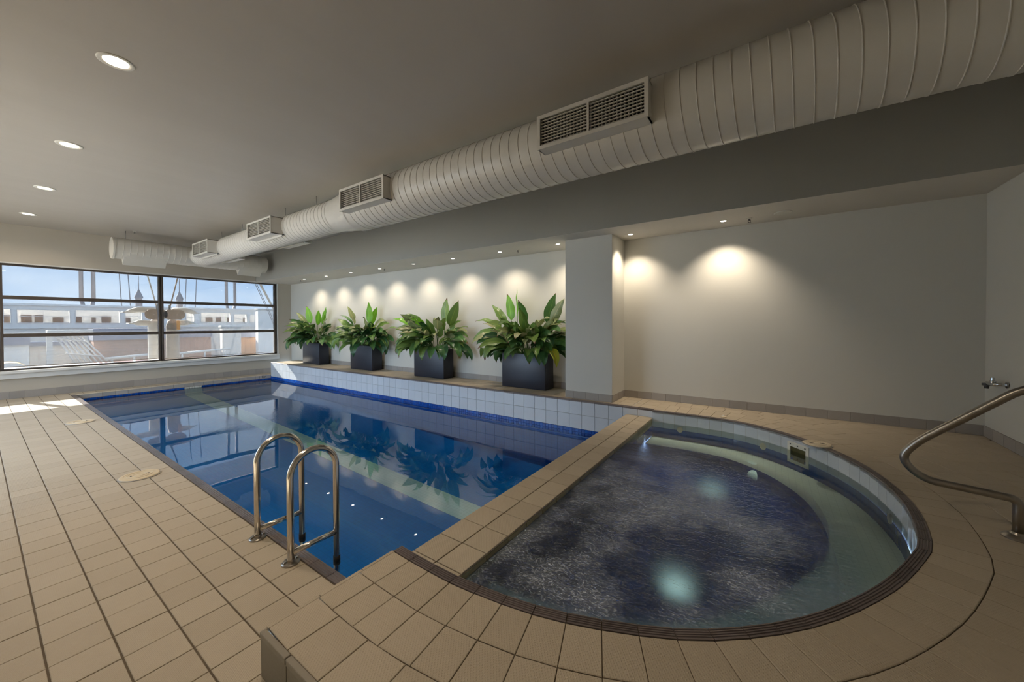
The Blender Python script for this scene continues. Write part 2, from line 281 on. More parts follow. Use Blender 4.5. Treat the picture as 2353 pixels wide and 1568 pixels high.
# ---------------------------------------------------------------- mesh helpers
ORG = {}
def org(o): return ORG.get(o.name, Vector((0, 0, 0))) if o else Vector((0, 0, 0))
def mesh(name, V, F, smooth=False):
    me = bpy.data.meshes.new(name); me.from_pydata([tuple(v) for v in V], [], F); me.update()
    if smooth: me.polygons.foreach_set('use_smooth', [True]*len(me.polygons))
    return me
def place(name, me, at=(0, 0, 0), parent=None):
    """link a mesh at a world position under parent"""
    o = bpy.data.objects.new(name, me); C.objects.link(o); at = Vector(at)
    ORG[o.name] = at
    if parent: o.parent = parent
    o.location = at - org(parent); return o
class MB:
    def __init__(s): s.V = []; s.F = []
    def add(s, V, F):
        k = len(s.V); s.V += [Vector(v) for v in V]; s.F += [tuple(i+k for i in f) for f in F]; return s
    def box(s, a, b, c=0.0):
        x0, y0, z0 = a; x1, y1, z1 = b
        if c <= 0:
            V = [(x0, y0, z0), (x1, y0, z0), (x1, y1, z0), (x0, y1, z0), (x0, y0, z1), (x1, y0, z1), (x1, y1, z1), (x0, y1, z1)]
            return s.add(V, [(0, 3, 2, 1), (4, 5, 6, 7), (0, 1, 5, 4), (1, 2, 6, 5), (2, 3, 7, 6), (3, 0, 4, 7)])
        bm = bmesh.new(); bmesh.ops.create_cube(bm, size=1.0)
        for v in bm.verts: v.co = Vector(((x0+x1)/2+v.co.x*(x1-x0), (y0+y1)/2+v.co.y*(y1-y0), (z0+z1)/2+v.co.z*(z1-z0)))
        bmesh.ops.bevel(bm, geom=bm.edges[:], offset=c, segments=2, affect='EDGES', profile=0.5)
        bm.verts.index_update(); s.add([v.co for v in bm.verts], [[v.index for v in f.verts] for f in bm.faces]); bm.free(); return s
    def tube(s, P, r, n=12, caps=True):
        P = [Vector(p) for p in P]; m = len(P); rr = r if isinstance(r, (list, tuple)) else [r]*m
        V = []; F = []; t0 = (P[1]-P[0]).normalized(); a = t0.orthogonal().normalized()
        for i, p in enumerate(P):
            t = (P[min(i+1, m-1)]-P[max(i-1, 0)]).normalized(); a = (a - t*a.dot(t)).normalized(); b = t.cross(a)
            for j in range(n):
                q = 2*PI*j/n; V.append(p + (a*math.cos(q)+b*math.sin(q))*rr[i])
        for i in range(m-1):
            for j in range(n): F.append((i*n+j, i*n+(j+1) % n, (i+1)*n+(j+1) % n, (i+1)*n+j))
        if caps: F.append(tuple(reversed(range(n)))); F.append(tuple((m-1)*n+j for j in range(n)))
        return s.add(V, F)
    def lathe(s, prof, c=(0, 0, 0), n=24, axis='z'):
        V = []; F = []; m = len(prof)
        for r, z in prof:
            for j in range(n):
                q = 2*PI*j/n
                p = (r*math.cos(q), r*math.sin(q), z)
                if axis == 'y': p = (p[0], p[2], -p[1])
                if axis == 'x': p = (p[2], p[1], -p[0])
                V.append(Vector(p)+Vector(c))
        for i in range(m-1):
            for j in range(n): F.append((i*n+j, i*n+(j+1) % n, (i+1)*n+(j+1) % n, (i+1)*n+j))
        F.append(tuple(reversed(range(n)))); F.append(tuple((m-1)*n+j for j in range(n)))
        return s.add(V, F)
    def prism(s, poly, z0, z1):
        n = len(poly); V = [(p[0], p[1], z0) for p in poly]+[(p[0], p[1], z1) for p in poly]
        F = [tuple(reversed(range(n))), tuple(range(n, 2*n))]+[(i, (i+1) % n, n+(i+1) % n, n+i) for i in range(n)]
        return s.add(V, F)
    def tile(s, poly, z0, z1, c=0.002):
        """polygon tile with a small chamfer round its top"""
        n = len(poly); ctr = Vector((sum(p[0] for p in poly)/n, sum(p[1] for p in poly)/n))
        ins = []
        for p in poly:
            d = Vector(p[:2])-ctr; L = max(d.length, 1e-6); q = ctr+d*(1-min(0.3, 1.5*c/L)); ins.append((q.x, q.y))
        V = [(p[0], p[1], z0) for p in poly]+[(p[0], p[1], z1-c) for p in poly]+[(p[0], p[1], z1) for p in ins]
        F = [tuple(range(2*n, 3*n))]
        for i in range(n):
            j = (i+1) % n; F += [(i, j, n+j, n+i), (n+i, n+j, 2*n+j, 2*n+i)]
        return s.add(V, F)
    def build(s, name, m, parent=None, at=None, smooth=False, angle=None, kind=None):
        at = Vector(at) if at is not None else Vector((0, 0, 0)) if not parent else org(parent)
        me = mesh(name, [v-at for v in s.V], s.F, smooth or angle is not None); me.materials.append(MATS[m])
        if angle is not None:
            try: me.set_sharp_from_angle(angle=R(angle))
            except Exception: pass
        o = place(name, me, at, parent)
        if kind: o['kind'] = kind
        return o
def empty(name, at):
    o = bpy.data.objects.new(name, None); C.objects.link(o); o.location = at; o.empty_display_size = 0.1; ORG[o.name] = Vector(at); return o
def tag(o, label=None, cat=None, group=None, kind=None):
    if label: o['label'] = label
    if cat: o['category'] = cat
    if group: o['group'] = group
    if kind: o['kind'] = kind
    return o
def thing(name, at, label, cat, group=None): return tag(empty(name, at), label, cat, group)
def copy_tree(o, dx, parent=None):
    """copy a thing with its parts; dx shifts the root"""
    c = o.copy(); C.objects.link(c)
    if parent: c.parent = parent
    else: c.location = Vector(o.location)+Vector(dx)
    for ch in o.children: copy_tree(ch, dx, c)
    return c
def clip(poly, x0, y0, x1, y1):
    def half(P, f, cut):
        out = []
        for i in range(len(P)):
            a, b = P[i], P[(i+1) % len(P)]; fa, fb = f(a), f(b)
            if fa >= 0: out.append(a)
            if (fa >= 0) != (fb >= 0):
                t = fa/(fa-fb); out.append((a[0]+(b[0]-a[0])*t, a[1]+(b[1]-a[1])*t))
        return out
    for f in (lambda p: p[0]-x0, lambda p: x1-p[0], lambda p: p[1]-y0, lambda p: y1-p[1]):
        if len(poly) < 3: return []
        poly = half(poly, f, None)
    return poly if len(poly) >= 3 else []
def area(P): return abs(sum(P[i][0]*P[(i+1) % len(P)][1]-P[(i+1) % len(P)][0]*P[i][1] for i in range(len(P))))/2
def cdist(p): return math.hypot(p[0], p[1], (p[2] if len(p) > 2 else 0)-1.5)
def in_view(p):
    d = Vector((p[0], p[1], (p[2] if len(p) > 2 else 0)))-Vector((0, 0, 1.5)); z = d.dot(fw)
    if z < 0.1: return False
    x = 1176.5+857*d.dot(rt)/z; y = 784-(857*d.dot(up)/z+31)
    return -60 < x < 2413 and -60 < y < 1628

# ---------------------------------------------------------------- dimensions
XW = -12.65            # window wall, inner face
XR = 1.76              # right wall
YL = -1.6              # left wall
YA = 5.82              # back wall behind the planters
YS = 5.71              # back wall behind the spa
YB = 4.83              # bulkhead face
ZS = 2.761; ZC = 3.55  # soffit, ceiling
ZP = 0.36              # ledge and spa deck
XE = -12.2             # far end of the pool
YP0, YP1 = 1.225, 5.03 # pool sides
XD0, XD1 = -1.60, -1.25  # divider
XP = -1.552            # edge of the raised spa deck
ZD = 0.26              # divider top
ZWP, ZWS = -0.13, 0.22 # water levels
SC = Vector((-1.282, 3.206))

# ---------------------------------------------------------------- room shell
def struct(mb, name, m, label=None, parent=None, **k):
    o = mb.build(name, m, parent, **k); o['kind'] = 'structure'
    if label: o['label'] = label
    return o
T = 0.25
# window wall: an opening from y=-1.3 to 5.40, z 0.57..2.76
WY0, WY1, WZ0, WZ1 = -1.3, 5.40, 0.57, 2.755
w = MB(); w.box((XW-T, YL-T, -0.5), (XW, YA+T, WZ0)); w.box((XW-T, YL-T, WZ1), (XW, YA+T, ZC+0.2))
w.box((XW-T, WY1, WZ0), (XW, YA+T, WZ1)); w.box((XW-T, YL-T, WZ0), (XW, WY0, WZ1))
wall_far = struct(w, 'wall_far', 'beige_paint', 'beige painted end wall around the wide window')
w = MB(); w.box((XW, YA, ZP-0.1), (-1.845, YA+T, ZS+0.02)); wall_alc = struct(w, 'wall_back', 'wall_paint', 'pale wall behind the row of planters')
w = MB(); w.box((-1.85, YS, ZP-0.1), (XR+T, YA+T, ZS+0.02)); wall_spa = struct(w, 'wall_spa', 'wall_paint', 'pale wall behind the spa, washed by two downlights')
w = MB(); w.box((XR, YL-T, -0.5), (XR+T, YS+T, ZC+0.2)); wall_right = struct(w, 'wall_right', 'wall_paint', 'pale side wall right of the spa')
# unseen left wall; its long window is added to daylight the column and ledge
LX0, LX1, LZ0, LZ1 = -11.9, -5.2, 0.25, 3.15
w = MB(); w.box((XW, YL-T, -0.5), (XR, YL, LZ0)); w.box((XW, YL-T, LZ1), (XR, YL, ZC+0.2)); w.box((XW, YL-T, LZ0), (LX0, YL, LZ1)); w.box((LX1, YL-T, LZ0), (XR, YL, LZ1))
struct(w, 'wall_left', 'wall_paint')
w = MB(); w.box((XW-T, YL-T, ZC), (XR+T, YA+T, ZC+0.25)); ceiling = struct(w, 'ceiling', 'ceiling_paint', 'grey plaster ceiling with faint joint lines')
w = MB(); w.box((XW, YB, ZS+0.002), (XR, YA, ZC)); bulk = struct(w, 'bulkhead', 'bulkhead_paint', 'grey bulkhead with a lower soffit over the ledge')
MB().box((XW, YB+0.001, ZS), (XR, YA, ZS+0.004)).build('soffit', 'soffit_paint', bulk)
w = MB(); w.box((-2.585, 5.18, ZP-0.05), (-1.848, YA+0.05, ZS+0.01), 0.006); column = struct(w, 'column', 'wall_paint', 'square painted column between planters and spa')

# window 1 -----------------------------------------------------------------
win = struct(MB().box((XW-0.12, WY0, WZ1-0.045), (XW-0.05, WY1, WZ1)).box((XW-0.12, WY0, WZ0), (XW-0.05, WY1, WZ0+0.035))
      .box((XW-0.12, WY1-0.05, WZ0), (XW-0.05, WY1, WZ1)).box((XW-0.12, WY0, WZ0), (XW-0.05, WY0+0.05, WZ1)), 'window_1', 'window_frame', 'wide window with dark brown frame and two transoms')
MUL = [0.30, 2.72]
for y in MUL: MB().box((XW-0.125, y-0.05, WZ0+0.03), (XW-0.035, y-0.012, WZ1-0.04), 0.006).box((XW-0.125, y+0.012, WZ0+0.03), (XW-0.035, y+0.05, WZ1-0.04), 0.006).box((XW-0.11, y-0.012, WZ0+0.03), (XW-0.06, y+0.012, WZ1-0.04)).build('mullion', 'window_frame', win)
bays = [(WY0+0.05, MUL[0]-0.05), (MUL[0]+0.05, MUL[1]-0.05), (MUL[1]+0.05, WY1-0.05)]
for a, b in bays:
    for z in (1.285, 2.065): MB().box((XW-0.115, a, z-0.036), (XW-0.045, b, z+0.036), 0.006).build('transom', 'window_frame', win)
    for z0, z1 in ((WZ0+0.035, 1.249), (1.321, 2.029), (2.101, WZ1-0.045)):
        MB().box((XW-0.087, a, z0), (XW-0.081, b, z1)).build('pane', 'glass', win)
MB().box((XW-0.06, WY0-0.0, WZ0-0.055), (XW+0.10, WY1+0.03, WZ0), 0.006).build('window_sill', 'sill_paint', win)
MB().box((XW, WY0, WZ0-0.16), (XW+0.06, WY1+0.04, WZ0-0.056), 0.004).build('sill_apron', 'sill_paint', win)
MB().box((XW-0.05, WY0, WZ1-0.006), (XW+0.01, WY1, WZ1+0.02), 0.003).build('head_lining', 'sill_paint', win)
MB().box((XW-0.05, WY1, WZ0), (XW+0.012, WY1+0.035, WZ1), 0.004).build('jamb_lining', 'sill_paint', win)
# mesh screens hang outside the glass
def blind(a, b, label, zlow):
    t = thing('mesh_blind', (XW-0.19, (a+b)/2, zlow), label, 'blind')
    MB().box((XW-0.191, a, zlow), (XW-0.188, b, WZ1-0.03)).build('screen_cloth', 'mesh_screen', t)
    MB().box((XW-0.197, a, zlow-0.016), (XW-0.182, b, zlow), 0.003).build('hem_bar', 'window_frame', t)
blind(WY0+0.02, MUL[0]-0.01, 'sheer grey mesh blind over the window bay nearest the side wall', 0.66)
blind(MUL[0]+0.01, MUL[1]-0.01, 'sheer grey mesh blind over the wide window bay left of the mullion', 0.64)
blind(MUL[1]+0.01, WY1-0.01, 'sheer grey mesh blind over the window bay beside the planters', 0.62)

# window added out of view in the left wall ------------------------------------------------
win_added = struct(MB().box((LX0, YL-0.12, LZ1-0.05), (LX1, YL-0.05, LZ1)).box((LX0, YL-0.12, LZ0), (LX1, YL-0.05, LZ0+0.05))
      .box((LX0, YL-0.12, LZ0), (LX0+0.05, YL-0.05, LZ1)).box((LX1-0.05, YL-0.12, LZ0), (LX1, YL-0.05, LZ1)), 'window_added', 'window_frame')
nb = 4
for i in range(nb):
    a = LX0+(LX1-LX0)*i/nb; b = LX0+(LX1-LX0)*(i+1)/nb
    if i: MB().box((a-0.03, YL-0.125, LZ0+0.05), (a+0.03, YL-0.04, LZ1-0.05), 0.004).build('mullion', 'window_frame', win_added)
    MB().box((a+0.03, YL-0.087, LZ0+0.05), (b-0.03, YL-0.081, LZ1-0.05)).build('pane', 'glass', win_added)

# ---------------------------------------------------------------- lower deck floor
fl = MB()
fl.box((XW, YL, -0.3), (XP+0.02, YP0-0.004, -0.004)); fl.box((XW, YP0-0.004, -0.3), (XE-0.002, YA, -0.004)); fl.box((XP+0.02, YL, -0.3), (XR, 0.61, -0.004))
floor = struct(fl, 'floor', 'grout', 'lower pool deck of square beige tiles')
random.seed(3)
tiles = []
gy = [0.167-0.2*k for k in range(-4, 10)]; gy = [y for y in gy if y > YL+0.05]
for i in range(-64, 9):
    for y in gy:
        x = 0.01+0.2*i
        x0, x1, y0, y1 = x, x+0.2, y, y+0.2
        x0 = max(x0, XW+0.012); x1 = min(x1, XR-0.012); y0 = max(y0, YL+0.012); y1 = min(y1, 1.167)
        if x1 <= XP and True: pass
        elif x0 < XP and y1 > 0.61: x1 = min(x1, XP-0.004)
        elif y1 > 0.61: continue
        if x1-x0 < 0.03 or y1-y0 < 0.03: continue
        if x0 > XP-0.1 and y0 > 0.24: continue
        tiles.append((x0, x1, y0, y1))
# strip between pool and window wall
yy = 1.167
while yy < YA-0.03:
    tiles.append((XW+0.012, -12.45, yy, min(yy+0.2, YA-0.01))); tiles.append((-12.45, XE-0.05, yy, min(yy+0.2, YA-0.01))); yy += 0.2
def key(t): 
    c = ((t[0]+t[1])/2, (t[2]+t[3])/2, 0)
    return cdist(c) if in_view(c) else 99+cdist(c)
tiles.sort(key=key)
G = 0.003
GX = 0.0022; GY = 0.0036
full = MB().tile([(-0.1+GX, -0.1+GY), (0.1-GX, -0.1+GY), (0.1-GX, 0.1-GY), (-0.1+GX, 0.1-GY)], -0.012, 0.0, 0.002)
full_me = mesh('deck_tile', full.V, full.F); full_me.materials.append(MATS['deck_tile'])
rest = MB()
for k, (x0, x1, y0, y1) in enumerate(tiles):
    jx, jz = random.uniform(-0.0012, 0.0012), random.uniform(-0.0008, 0.0006)
    if k < 300:
        if abs(x1-x0-0.2) < 1e-3 and abs(y1-y0-0.2) < 1e-3: place('tile', full_me, ((x0+x1)/2+jx, (y0+y1)/2, jz), floor)
        else: MB().tile([(x0+GX, y0+GY), (x1-GX, y0+GY), (x1-GX, y1-GY), (x0+GX, y1-GY)], -0.012, jz).build('tile', 'deck_tile', floor, at=((x0+x1)/2, (y0+y1)/2, 0))
    else: rest.tile([(x0+GX+jx, y0+GY), (x1-GX+jx, y0+GY), (x1-GX+jx, y1-GY), (x0+GX+jx, y1-GY)], -0.012, jz)
rest.build('tile_field', 'deck_tile', floor, kind='stuff')

# coping tile with ribs, extruded from 0..L along local x, width w along y
def coping_bar(mb, A, B, A2, B2, z):
    """ribbed nosing between outer edge A-B and inner edge A2-B2 (2D points)"""
    prof = [(0.0, -0.02), (0.0, 0.0)]
    for k in range(4):
        s = 0.14+k*0.20
        prof += [(s, 0.0), (s+0.03, -0.0035), (s+0.09, -0.0035), (s+0.12, 0.0)]
    prof += [(0.95, 0.0), (1.0, -0.004), (1.0, -0.02)]
    V = []
    for P, Q in ((A, A2), (B, B2)):
        for s, dz in prof: V.append((P[0]+(Q[0]-P[0])*s, P[1]+(Q[1]-P[1])*s, z+dz))
    n = len(prof); F = [(i, n+i, n+i+1, i+1) for i in range(n-1)]+[tuple(range(n)), tuple(reversed(range(n, 2*n)))]
    mb.add(V, F)
# left pool coping (children of the floor)
cop = struct(MB().box((XE-0.05, 1.170, -0.28), (XP, YP0+0.012, -0.010)), 'pool_coping', 'light_grout', 'dark ribbed coping along the pool edge')
x = XP
while x > XE-0.05:
    a = max(x-0.2, XE-0.05)
    m = MB(); coping_bar(m, (a+0.002, 1.170), (x-0.002, 1.170), (a+0.002, YP0+0.014), (x-0.002, YP0+0.014), 0.003)
    m.build('coping_tile', 'coping', cop, at=((a+x)/2, 1.2, 0)); x -= 0.2

# ---------------------------------------------------------------- pool basin
def fz(x): return -0.30-0.43*(x-XE)/(XD0-XE)       # floor falls towards the divider
bs = MB()
z0, z1 = fz(XE), fz(XD0+0.02)
V = [(XE, YP0, z0), (XD0+0.02, YP0, z1), (XD0+0.02, YP1, z1), (XE, YP1, z0), (XE, YP0, -0.17), (XD0+0.02, YP0, -0.17), (XD0+0.02, YP1, -0.17), (XE, YP1, -0.17)]
bs.add(V, [(0, 1, 2, 3), (0, 4, 5, 1), (3, 2, 6, 7), (0, 3, 7, 4), (1, 5, 6, 2)])
basin = struct(bs, 'pool_basin', 'pool_mosaic', 'blue mosaic pool basin under the water')
# pale lane line on the floor and up the far wall
LY0, LY1 = 3.05, 3.40
ln = MB(); ln.add([(XE+0.003, LY0, fz(XE)+0.004), (XD0, LY0, fz(XD0)+0.004), (XD0, LY1, fz(XD0)+0.004), (XE+0.003, LY1, fz(XE)+0.004)], [(0, 1, 2, 3)])
ln.add([(XE+0.004, LY0, fz(XE)), (XE+0.004, LY1, fz(XE)), (XE+0.004, LY1, -0.16), (XE+0.004, LY0, -0.16)], [(0, 1, 2, 3)])
tag(ln.build('lane_line', 'lane_mosaic', basin), 'pale green lane line along the pool floor')
# pool far wall above water: grey tile row, mosaic rows, depth marking
pw = struct(MB().box((XE-0.06, YP0, -0.20), (XE-0.004, YP1+0.02, -0.004)), 'trim_1', 'light_grout', 'tiled end of the pool under the window')
y = YP0
while y < YP1-0.02:
    b = min(y+0.2, YP1)
    MB().box((XE-0.012, y+0.002, -0.097), (XE, b-0.002, -0.006), 0.0015).build('tile', 'grey_tile', pw, at=(XE, (y+b)/2, -0.05))
    MB().box((XE-0.055, y+0.002, -0.012), (XE+0.006, b-0.002, 0.003), 0.002).build('edge_tile', 'pale_cream', pw, at=(XE, (y+b)/2, 0))
    y += 0.2
mo = MB(); mw = MB(); y = YP0+0.01
while y < YP1-0.03:
    for zr in (-0.150, -0.200):
        (mw if LY0-0.02 < y < LY1-0.03 else mo).box((XE-0.012, y+0.002, zr+0.002), (XE+0.001, y+0.048, zr+0.048))
    y += 0.05
tag(mo.build('mosaic_band', 'mosaic_blue', pw, kind='stuff'), 'deep blue mosaic band at the waterline')
tag(mw.build('mosaic_patch', 'mosaic_white', pw, kind='stuff'), 'white mosaic patch at the end of the lane')
def text(name, body, size, at, rot, m, parent):
    cu = bpy.data.curves.new(name, 'FONT'); cu.body = body; cu.size = size; cu.extrude = 0.0006; cu.align_x = 'CENTER'; cu.align_y = 'CENTER'; cu.materials.append(MATS[m])
    o = bpy.data.objects.new(name, cu); C.objects.link(o); o.parent = parent; o.location = Vector(at)-org(parent); o.rotation_euler = rot; return o
tag(text('depth_marking', '1\u00b71m', 0.105, (XE+0.002, 4.80, -0.05), (R(90), 0, R(90)), 'ink', pw), 'black depth marking 1.1m')

# ---------------------------------------------------------------- spa outline
OUT = [(-1.552, 1.188), (-1.35, 1.180), (-1.08, 1.185), (-0.71, 1.245), (-0.34, 1.39), (-0.08, 1.56), (0.18, 1.82), (0.43, 2.19), (0.61, 2.56), (0.695, 2.81), (0.745, 3.25), (0.72, 3.62), (0.64, 3.98), (0.50, 4.30), (0.29, 4.60), (0.02, 4.84), (-0.28, 5.00), (-0.60, 5.05), (-0.90, 5.055), (-1.25, 5.05)]
def catmull(P, per=8):
    Q = []
    for i in range(len(P)-1):
        p0 = Vector(P[max(i-1, 0)]); p1 = Vector(P[i]); p2 = Vector(P[i+1]); p3 = Vector(P[min(i+2, len(P)-1)])
        for k in range(per):
            t = k/per; Q.append(0.5*((2*p1)+(p2-p0)*t+(2*p0-5*p1+4*p2-p3)*t*t+(3*p1-p0-3*p2+p3)*t**3))
    Q.append(Vector(P[-1])); return Q
fine = catmull(OUT)
def resample(Q, step):
    L = [0]
    for a, b in zip(Q, Q[1:]): L.append(L[-1]+(b-a).length)
    n = max(2, round(L[-1]/step)); out = []
    j = 0
    for i in range(n+1):
        s = L[-1]*i/n
        while j < len(L)-2 and L[j+1] < s: j += 1
        t = (s-L[j])/max(L[j+1]-L[j], 1e-9); out.append(Q[j].lerp(Q[j+1], t))
    return out
ring = resample(fine, 0.132)
def offset(Q, d):
    out = []
    for i, p in enumerate(Q):
        t = (Q[min(i+1, len(Q)-1)]-Q[max(i-1, 0)]).normalized(); nrm = Vector((t.y, -t.x)); out.append(p+nrm*d)   # d>0 outward
    return out
inner = offset(ring, -0.052)

# spa deck base (raised slab) with the spa opening
dk = MB()
SEG = ring
# slab as quads between ring and the outer rectangle, in angular fans
def to_rect(p):
    d = (p-SC); best = 9
    for lim, comp in ((XR-SC.x, d.x), (XP-SC.x, d.x), (YS-SC.y, d.y), (0.600-SC.y, d.y)):
        if comp*lim > 0: best = min(best, lim/comp)
    return SC+d*best
corners = [Vector((XP, 0.6)), Vector((XR, 0.6)), Vector((XR, YS)), Vector((XP, YS))]
ang = lambda p: math.atan2(p.y-SC.y, p.x-SC.x)
pts = [(ang(p), p) for p in ring]
inn = inner
for i in range(len(ring)-1):
    a, b = to_rect(ring[i]), to_rect(ring[i+1])
    poly = [inn[i], inn[i+1], b]
    for c in corners[1:3]:
        aa = ang(ring[i]); bb = ang(ring[i+1]); cc = ang(c)
        if aa < cc < bb: poly.append(c)
    poly.append(a)
    dk.add([(q.x, q.y, ZP-0.005) for q in poly], [tuple(range(len(poly)))])
dk.box((XP+0.001, 0.605, 0.0), (XR, 0.612, ZP-0.012)); dk.box((XP, 0.605, 0.0), (XP+0.008, 1.187, ZP-0.012))
spa_deck = struct(dk, 'spa_deck', 'grout', 'raised deck of beige tiles around the spa')
# ledge under the planters
lg = MB().box((XE, YP1+0.012, -0.2), (-1.25, YA, ZP-0.005)).box((-1.26, 5.05, 0.0), (-1.20, YS, ZP-0.006))
ledge = struct(lg, 'ledge', 'light_grout', 'raised tiled ledge along the back of the pool')

# radial deck tiles
deck_polys = []
prev = ring; rk = 0
for k in range(15):
    nxt = offset(prev, 0.19)
    # keep tile count sensible: re-divide outer rings
    for i in range(len(prev)-1):
        e = (prev[i+1]-prev[i]).normalized()*0.0015
        a, b, c, d = prev[i]+e, prev[i+1]-e, nxt[i+1]-e, nxt[i]+e
        rd = (d-a).normalized()*0.0020
        p = clip([tuple(a+rd), tuple(d-rd), tuple(c-rd), tuple(b+rd)][::-1], XP+0.012, 0.613, XR-0.012, YS-0.012)
        if p and area(p) > 0.0015: deck_polys.append(p)
    prev = resample(nxt, 0.19 if k > 1 else 0.19) if k >= 1 else nxt
# strip of ledge and corner behind the divider (square tiles)
def rect_tiles(x0, y0, x1, y1, nx=0.2, ny=0.2):
    out = []; xx = x1
    while xx > x0+0.02:
        yy2 = y0
        while yy2 < y1-0.02:
            out.append([(max(xx-nx, x0)+G, yy2+G), (xx-G, yy2+G), (xx-G, min(yy2+ny, y1)-G), (max(xx-nx, x0)+G, min(yy2+ny, y1)-G)]); yy2 += ny
        xx -= nx
    return out
def build_tiles(polys, z, parent, limit, mname='deck_tile', field='tile_field'):
    def kk(P):
        c = (sum(p[0] for p in P)/len(P), sum(p[1] for p in P)/len(P), z)
        return -area(P)/cdist(c)**2 if in_view(c) else 1+cdist(c)
    polys = sorted(polys, key=kk); rest = MB()
    for k, P in enumerate(polys):
        jz = random.uniform(-0.0008, 0.0006)
        if area(P) < 1e-4: continue
        # make counter-clockwise
        s = sum(P[i][0]*P[(i+1) % len(P)][1]-P[(i+1) % len(P)][0]*P[i][1] for i in range(len(P)))
        if s < 0: P = P[::-1]
        if k < limit:
            c = (sum(p[0] for p in P)/len(P), sum(p[1] for p in P)/len(P), z)
            MB().tile(P, z-0.012, z+jz).build('tile', mname, parent, at=c)
        else: rest.tile(P, z-0.012, z+jz)
    if rest.V: rest.build(field, mname, parent, kind='stuff')
build_tiles(deck_polys, ZP, spa_deck, 300)
lt = rect_tiles(XE+0.01, YP1+0.075, -2.60, YA-0.012, 0.2, 0.2)+rect_tiles(-2.58, YP1+0.075, -1.84, 5.165, 0.2, 0.2)+rect_tiles(-1.84, YP1+0.075, -1.556, YS-0.01)
lt += [p for p in [clip(q, -1.545, YP1+0.075, -1.25, YS-0.01) for q in rect_tiles(-1.545, YP1+0.075, -1.25, YS-0.01)] if p]
build_tiles(lt, ZP, ledge, 300)
# step below the raised deck
st = struct(MB().box((XP+0.004, 0.25, 0.0), (XR, 0.604, 0.178)), 'step', 'grout', 'tiled step up to the spa deck')
for q in rect_tiles(XP, 0.25, XR-0.01, 0.602, 0.2, 0.176):
    if q[0][0] < 1.6: MB().tile(q, 0.178, 0.192).build('tile', 'deck_tile', st, at=((q[0][0]+q[1][0])/2, (q[0][1]+q[2][1])/2, 0.19))
# riser tiles and nosing of the raised deck
xx = XP
while xx < XR-0.05:
    b = min(xx+0.2, XR)
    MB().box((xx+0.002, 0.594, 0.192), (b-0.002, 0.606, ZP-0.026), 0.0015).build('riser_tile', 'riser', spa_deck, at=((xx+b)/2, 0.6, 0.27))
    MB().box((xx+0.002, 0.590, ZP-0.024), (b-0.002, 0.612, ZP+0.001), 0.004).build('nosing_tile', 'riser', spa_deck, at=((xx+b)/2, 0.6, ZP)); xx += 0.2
yy = 0.615
while yy < 1.18:
    ye = min(yy+0.198, 1.187)
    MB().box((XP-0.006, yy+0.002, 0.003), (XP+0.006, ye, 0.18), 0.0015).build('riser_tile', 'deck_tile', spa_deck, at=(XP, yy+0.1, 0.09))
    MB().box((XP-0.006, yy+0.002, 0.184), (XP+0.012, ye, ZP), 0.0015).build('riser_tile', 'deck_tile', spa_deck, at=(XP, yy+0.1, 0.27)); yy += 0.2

# coping ring of the spa
sc = MB()
n = len(ring)
Vs = []
for P, zz in ((inner, ZP-0.010), (ring, ZP-0.010), (ring, ZP-0.03), (inner, ZP-0.03)): Vs += [(p.x, p.y, zz) for p in P]
Fs = []
for i in range(n-1):
    for k in range(4):
        k2 = (k+1) % 4; Fs.append((k*n+i, k*n+i+1, k2*n+i+1, k2*n+i))
sc.add(Vs, Fs)
spa_cop = struct(sc, 'spa_coping', 'light_grout', 'dark ribbed coping ring round the spa')
for i in range(n-1):
    e = (ring[i+1]-ring[i]).normalized()*0.0018; e2 = (inner[i+1]-inner[i]).normalized()*0.0018
    m = MB(); coping_bar(m, ring[i]+e, ring[i+1]-e, inner[i]+e2, inner[i+1]-e2, ZP+0.002); c = (ring[i]+ring[i+1])/2
    if m: m.build('coping_tile', 'coping', spa_cop, at=(c.x, c.y, ZP))
# ledge coping, front tiles, mosaic
x = -1.25
while x > XE+0.02:
    a = max(x-0.2, XE)
    m = MB(); coping_bar(m, (a+0.002, YP1+0.072), (x-0.002, YP1+0.072), (a+0.002, YP1+0.0), (x-0.002, YP1+0.0), ZP+0.002)
    m.build('coping_tile', 'coping', ledge, at=((a+x)/2, YP1+0.03, ZP)); x -= 0.2
x = -1.25; wt = None
for row, (za, zb) in enumerate(((0.156, ZP-0.018), (-0.050, 0.152))):
    x = -1.25
    while x > XE+0.02:
        a = max(x-0.2, XE)
        if not (row == 1 and a > XD0-0.02):
            full_t = abs(x-a-0.2) < 1e-3
            if full_t and wt is not None and row in wt: place('wall_tile', wt[row], ((a+x)/2, YP1+0.006, (za+zb)/2), ledge)
            else:
                o = MB().box((a+0.002, YP1, za), (x-0.002, YP1+0.012, zb), 0.0015).build('wall_tile', 'wall_tile', ledge, at=((a+x)/2, YP1+0.006, (za+zb)/2))
                if full_t: wt = wt or {}; wt[row] = o.data
        x -= 0.2
mo = MB(); x = XD0-0.002
while x > XE+0.03:
    for zr in (-0.103, -0.153): mo.box((x-0.048, YP1-0.001, zr+0.002), (x-0.002, YP1+0.012, zr+0.048))
    x -= 0.05
tag(mo.build('mosaic_band', 'mosaic_blue', ledge, kind='stuff'), 'deep blue mosaic band at the waterline')

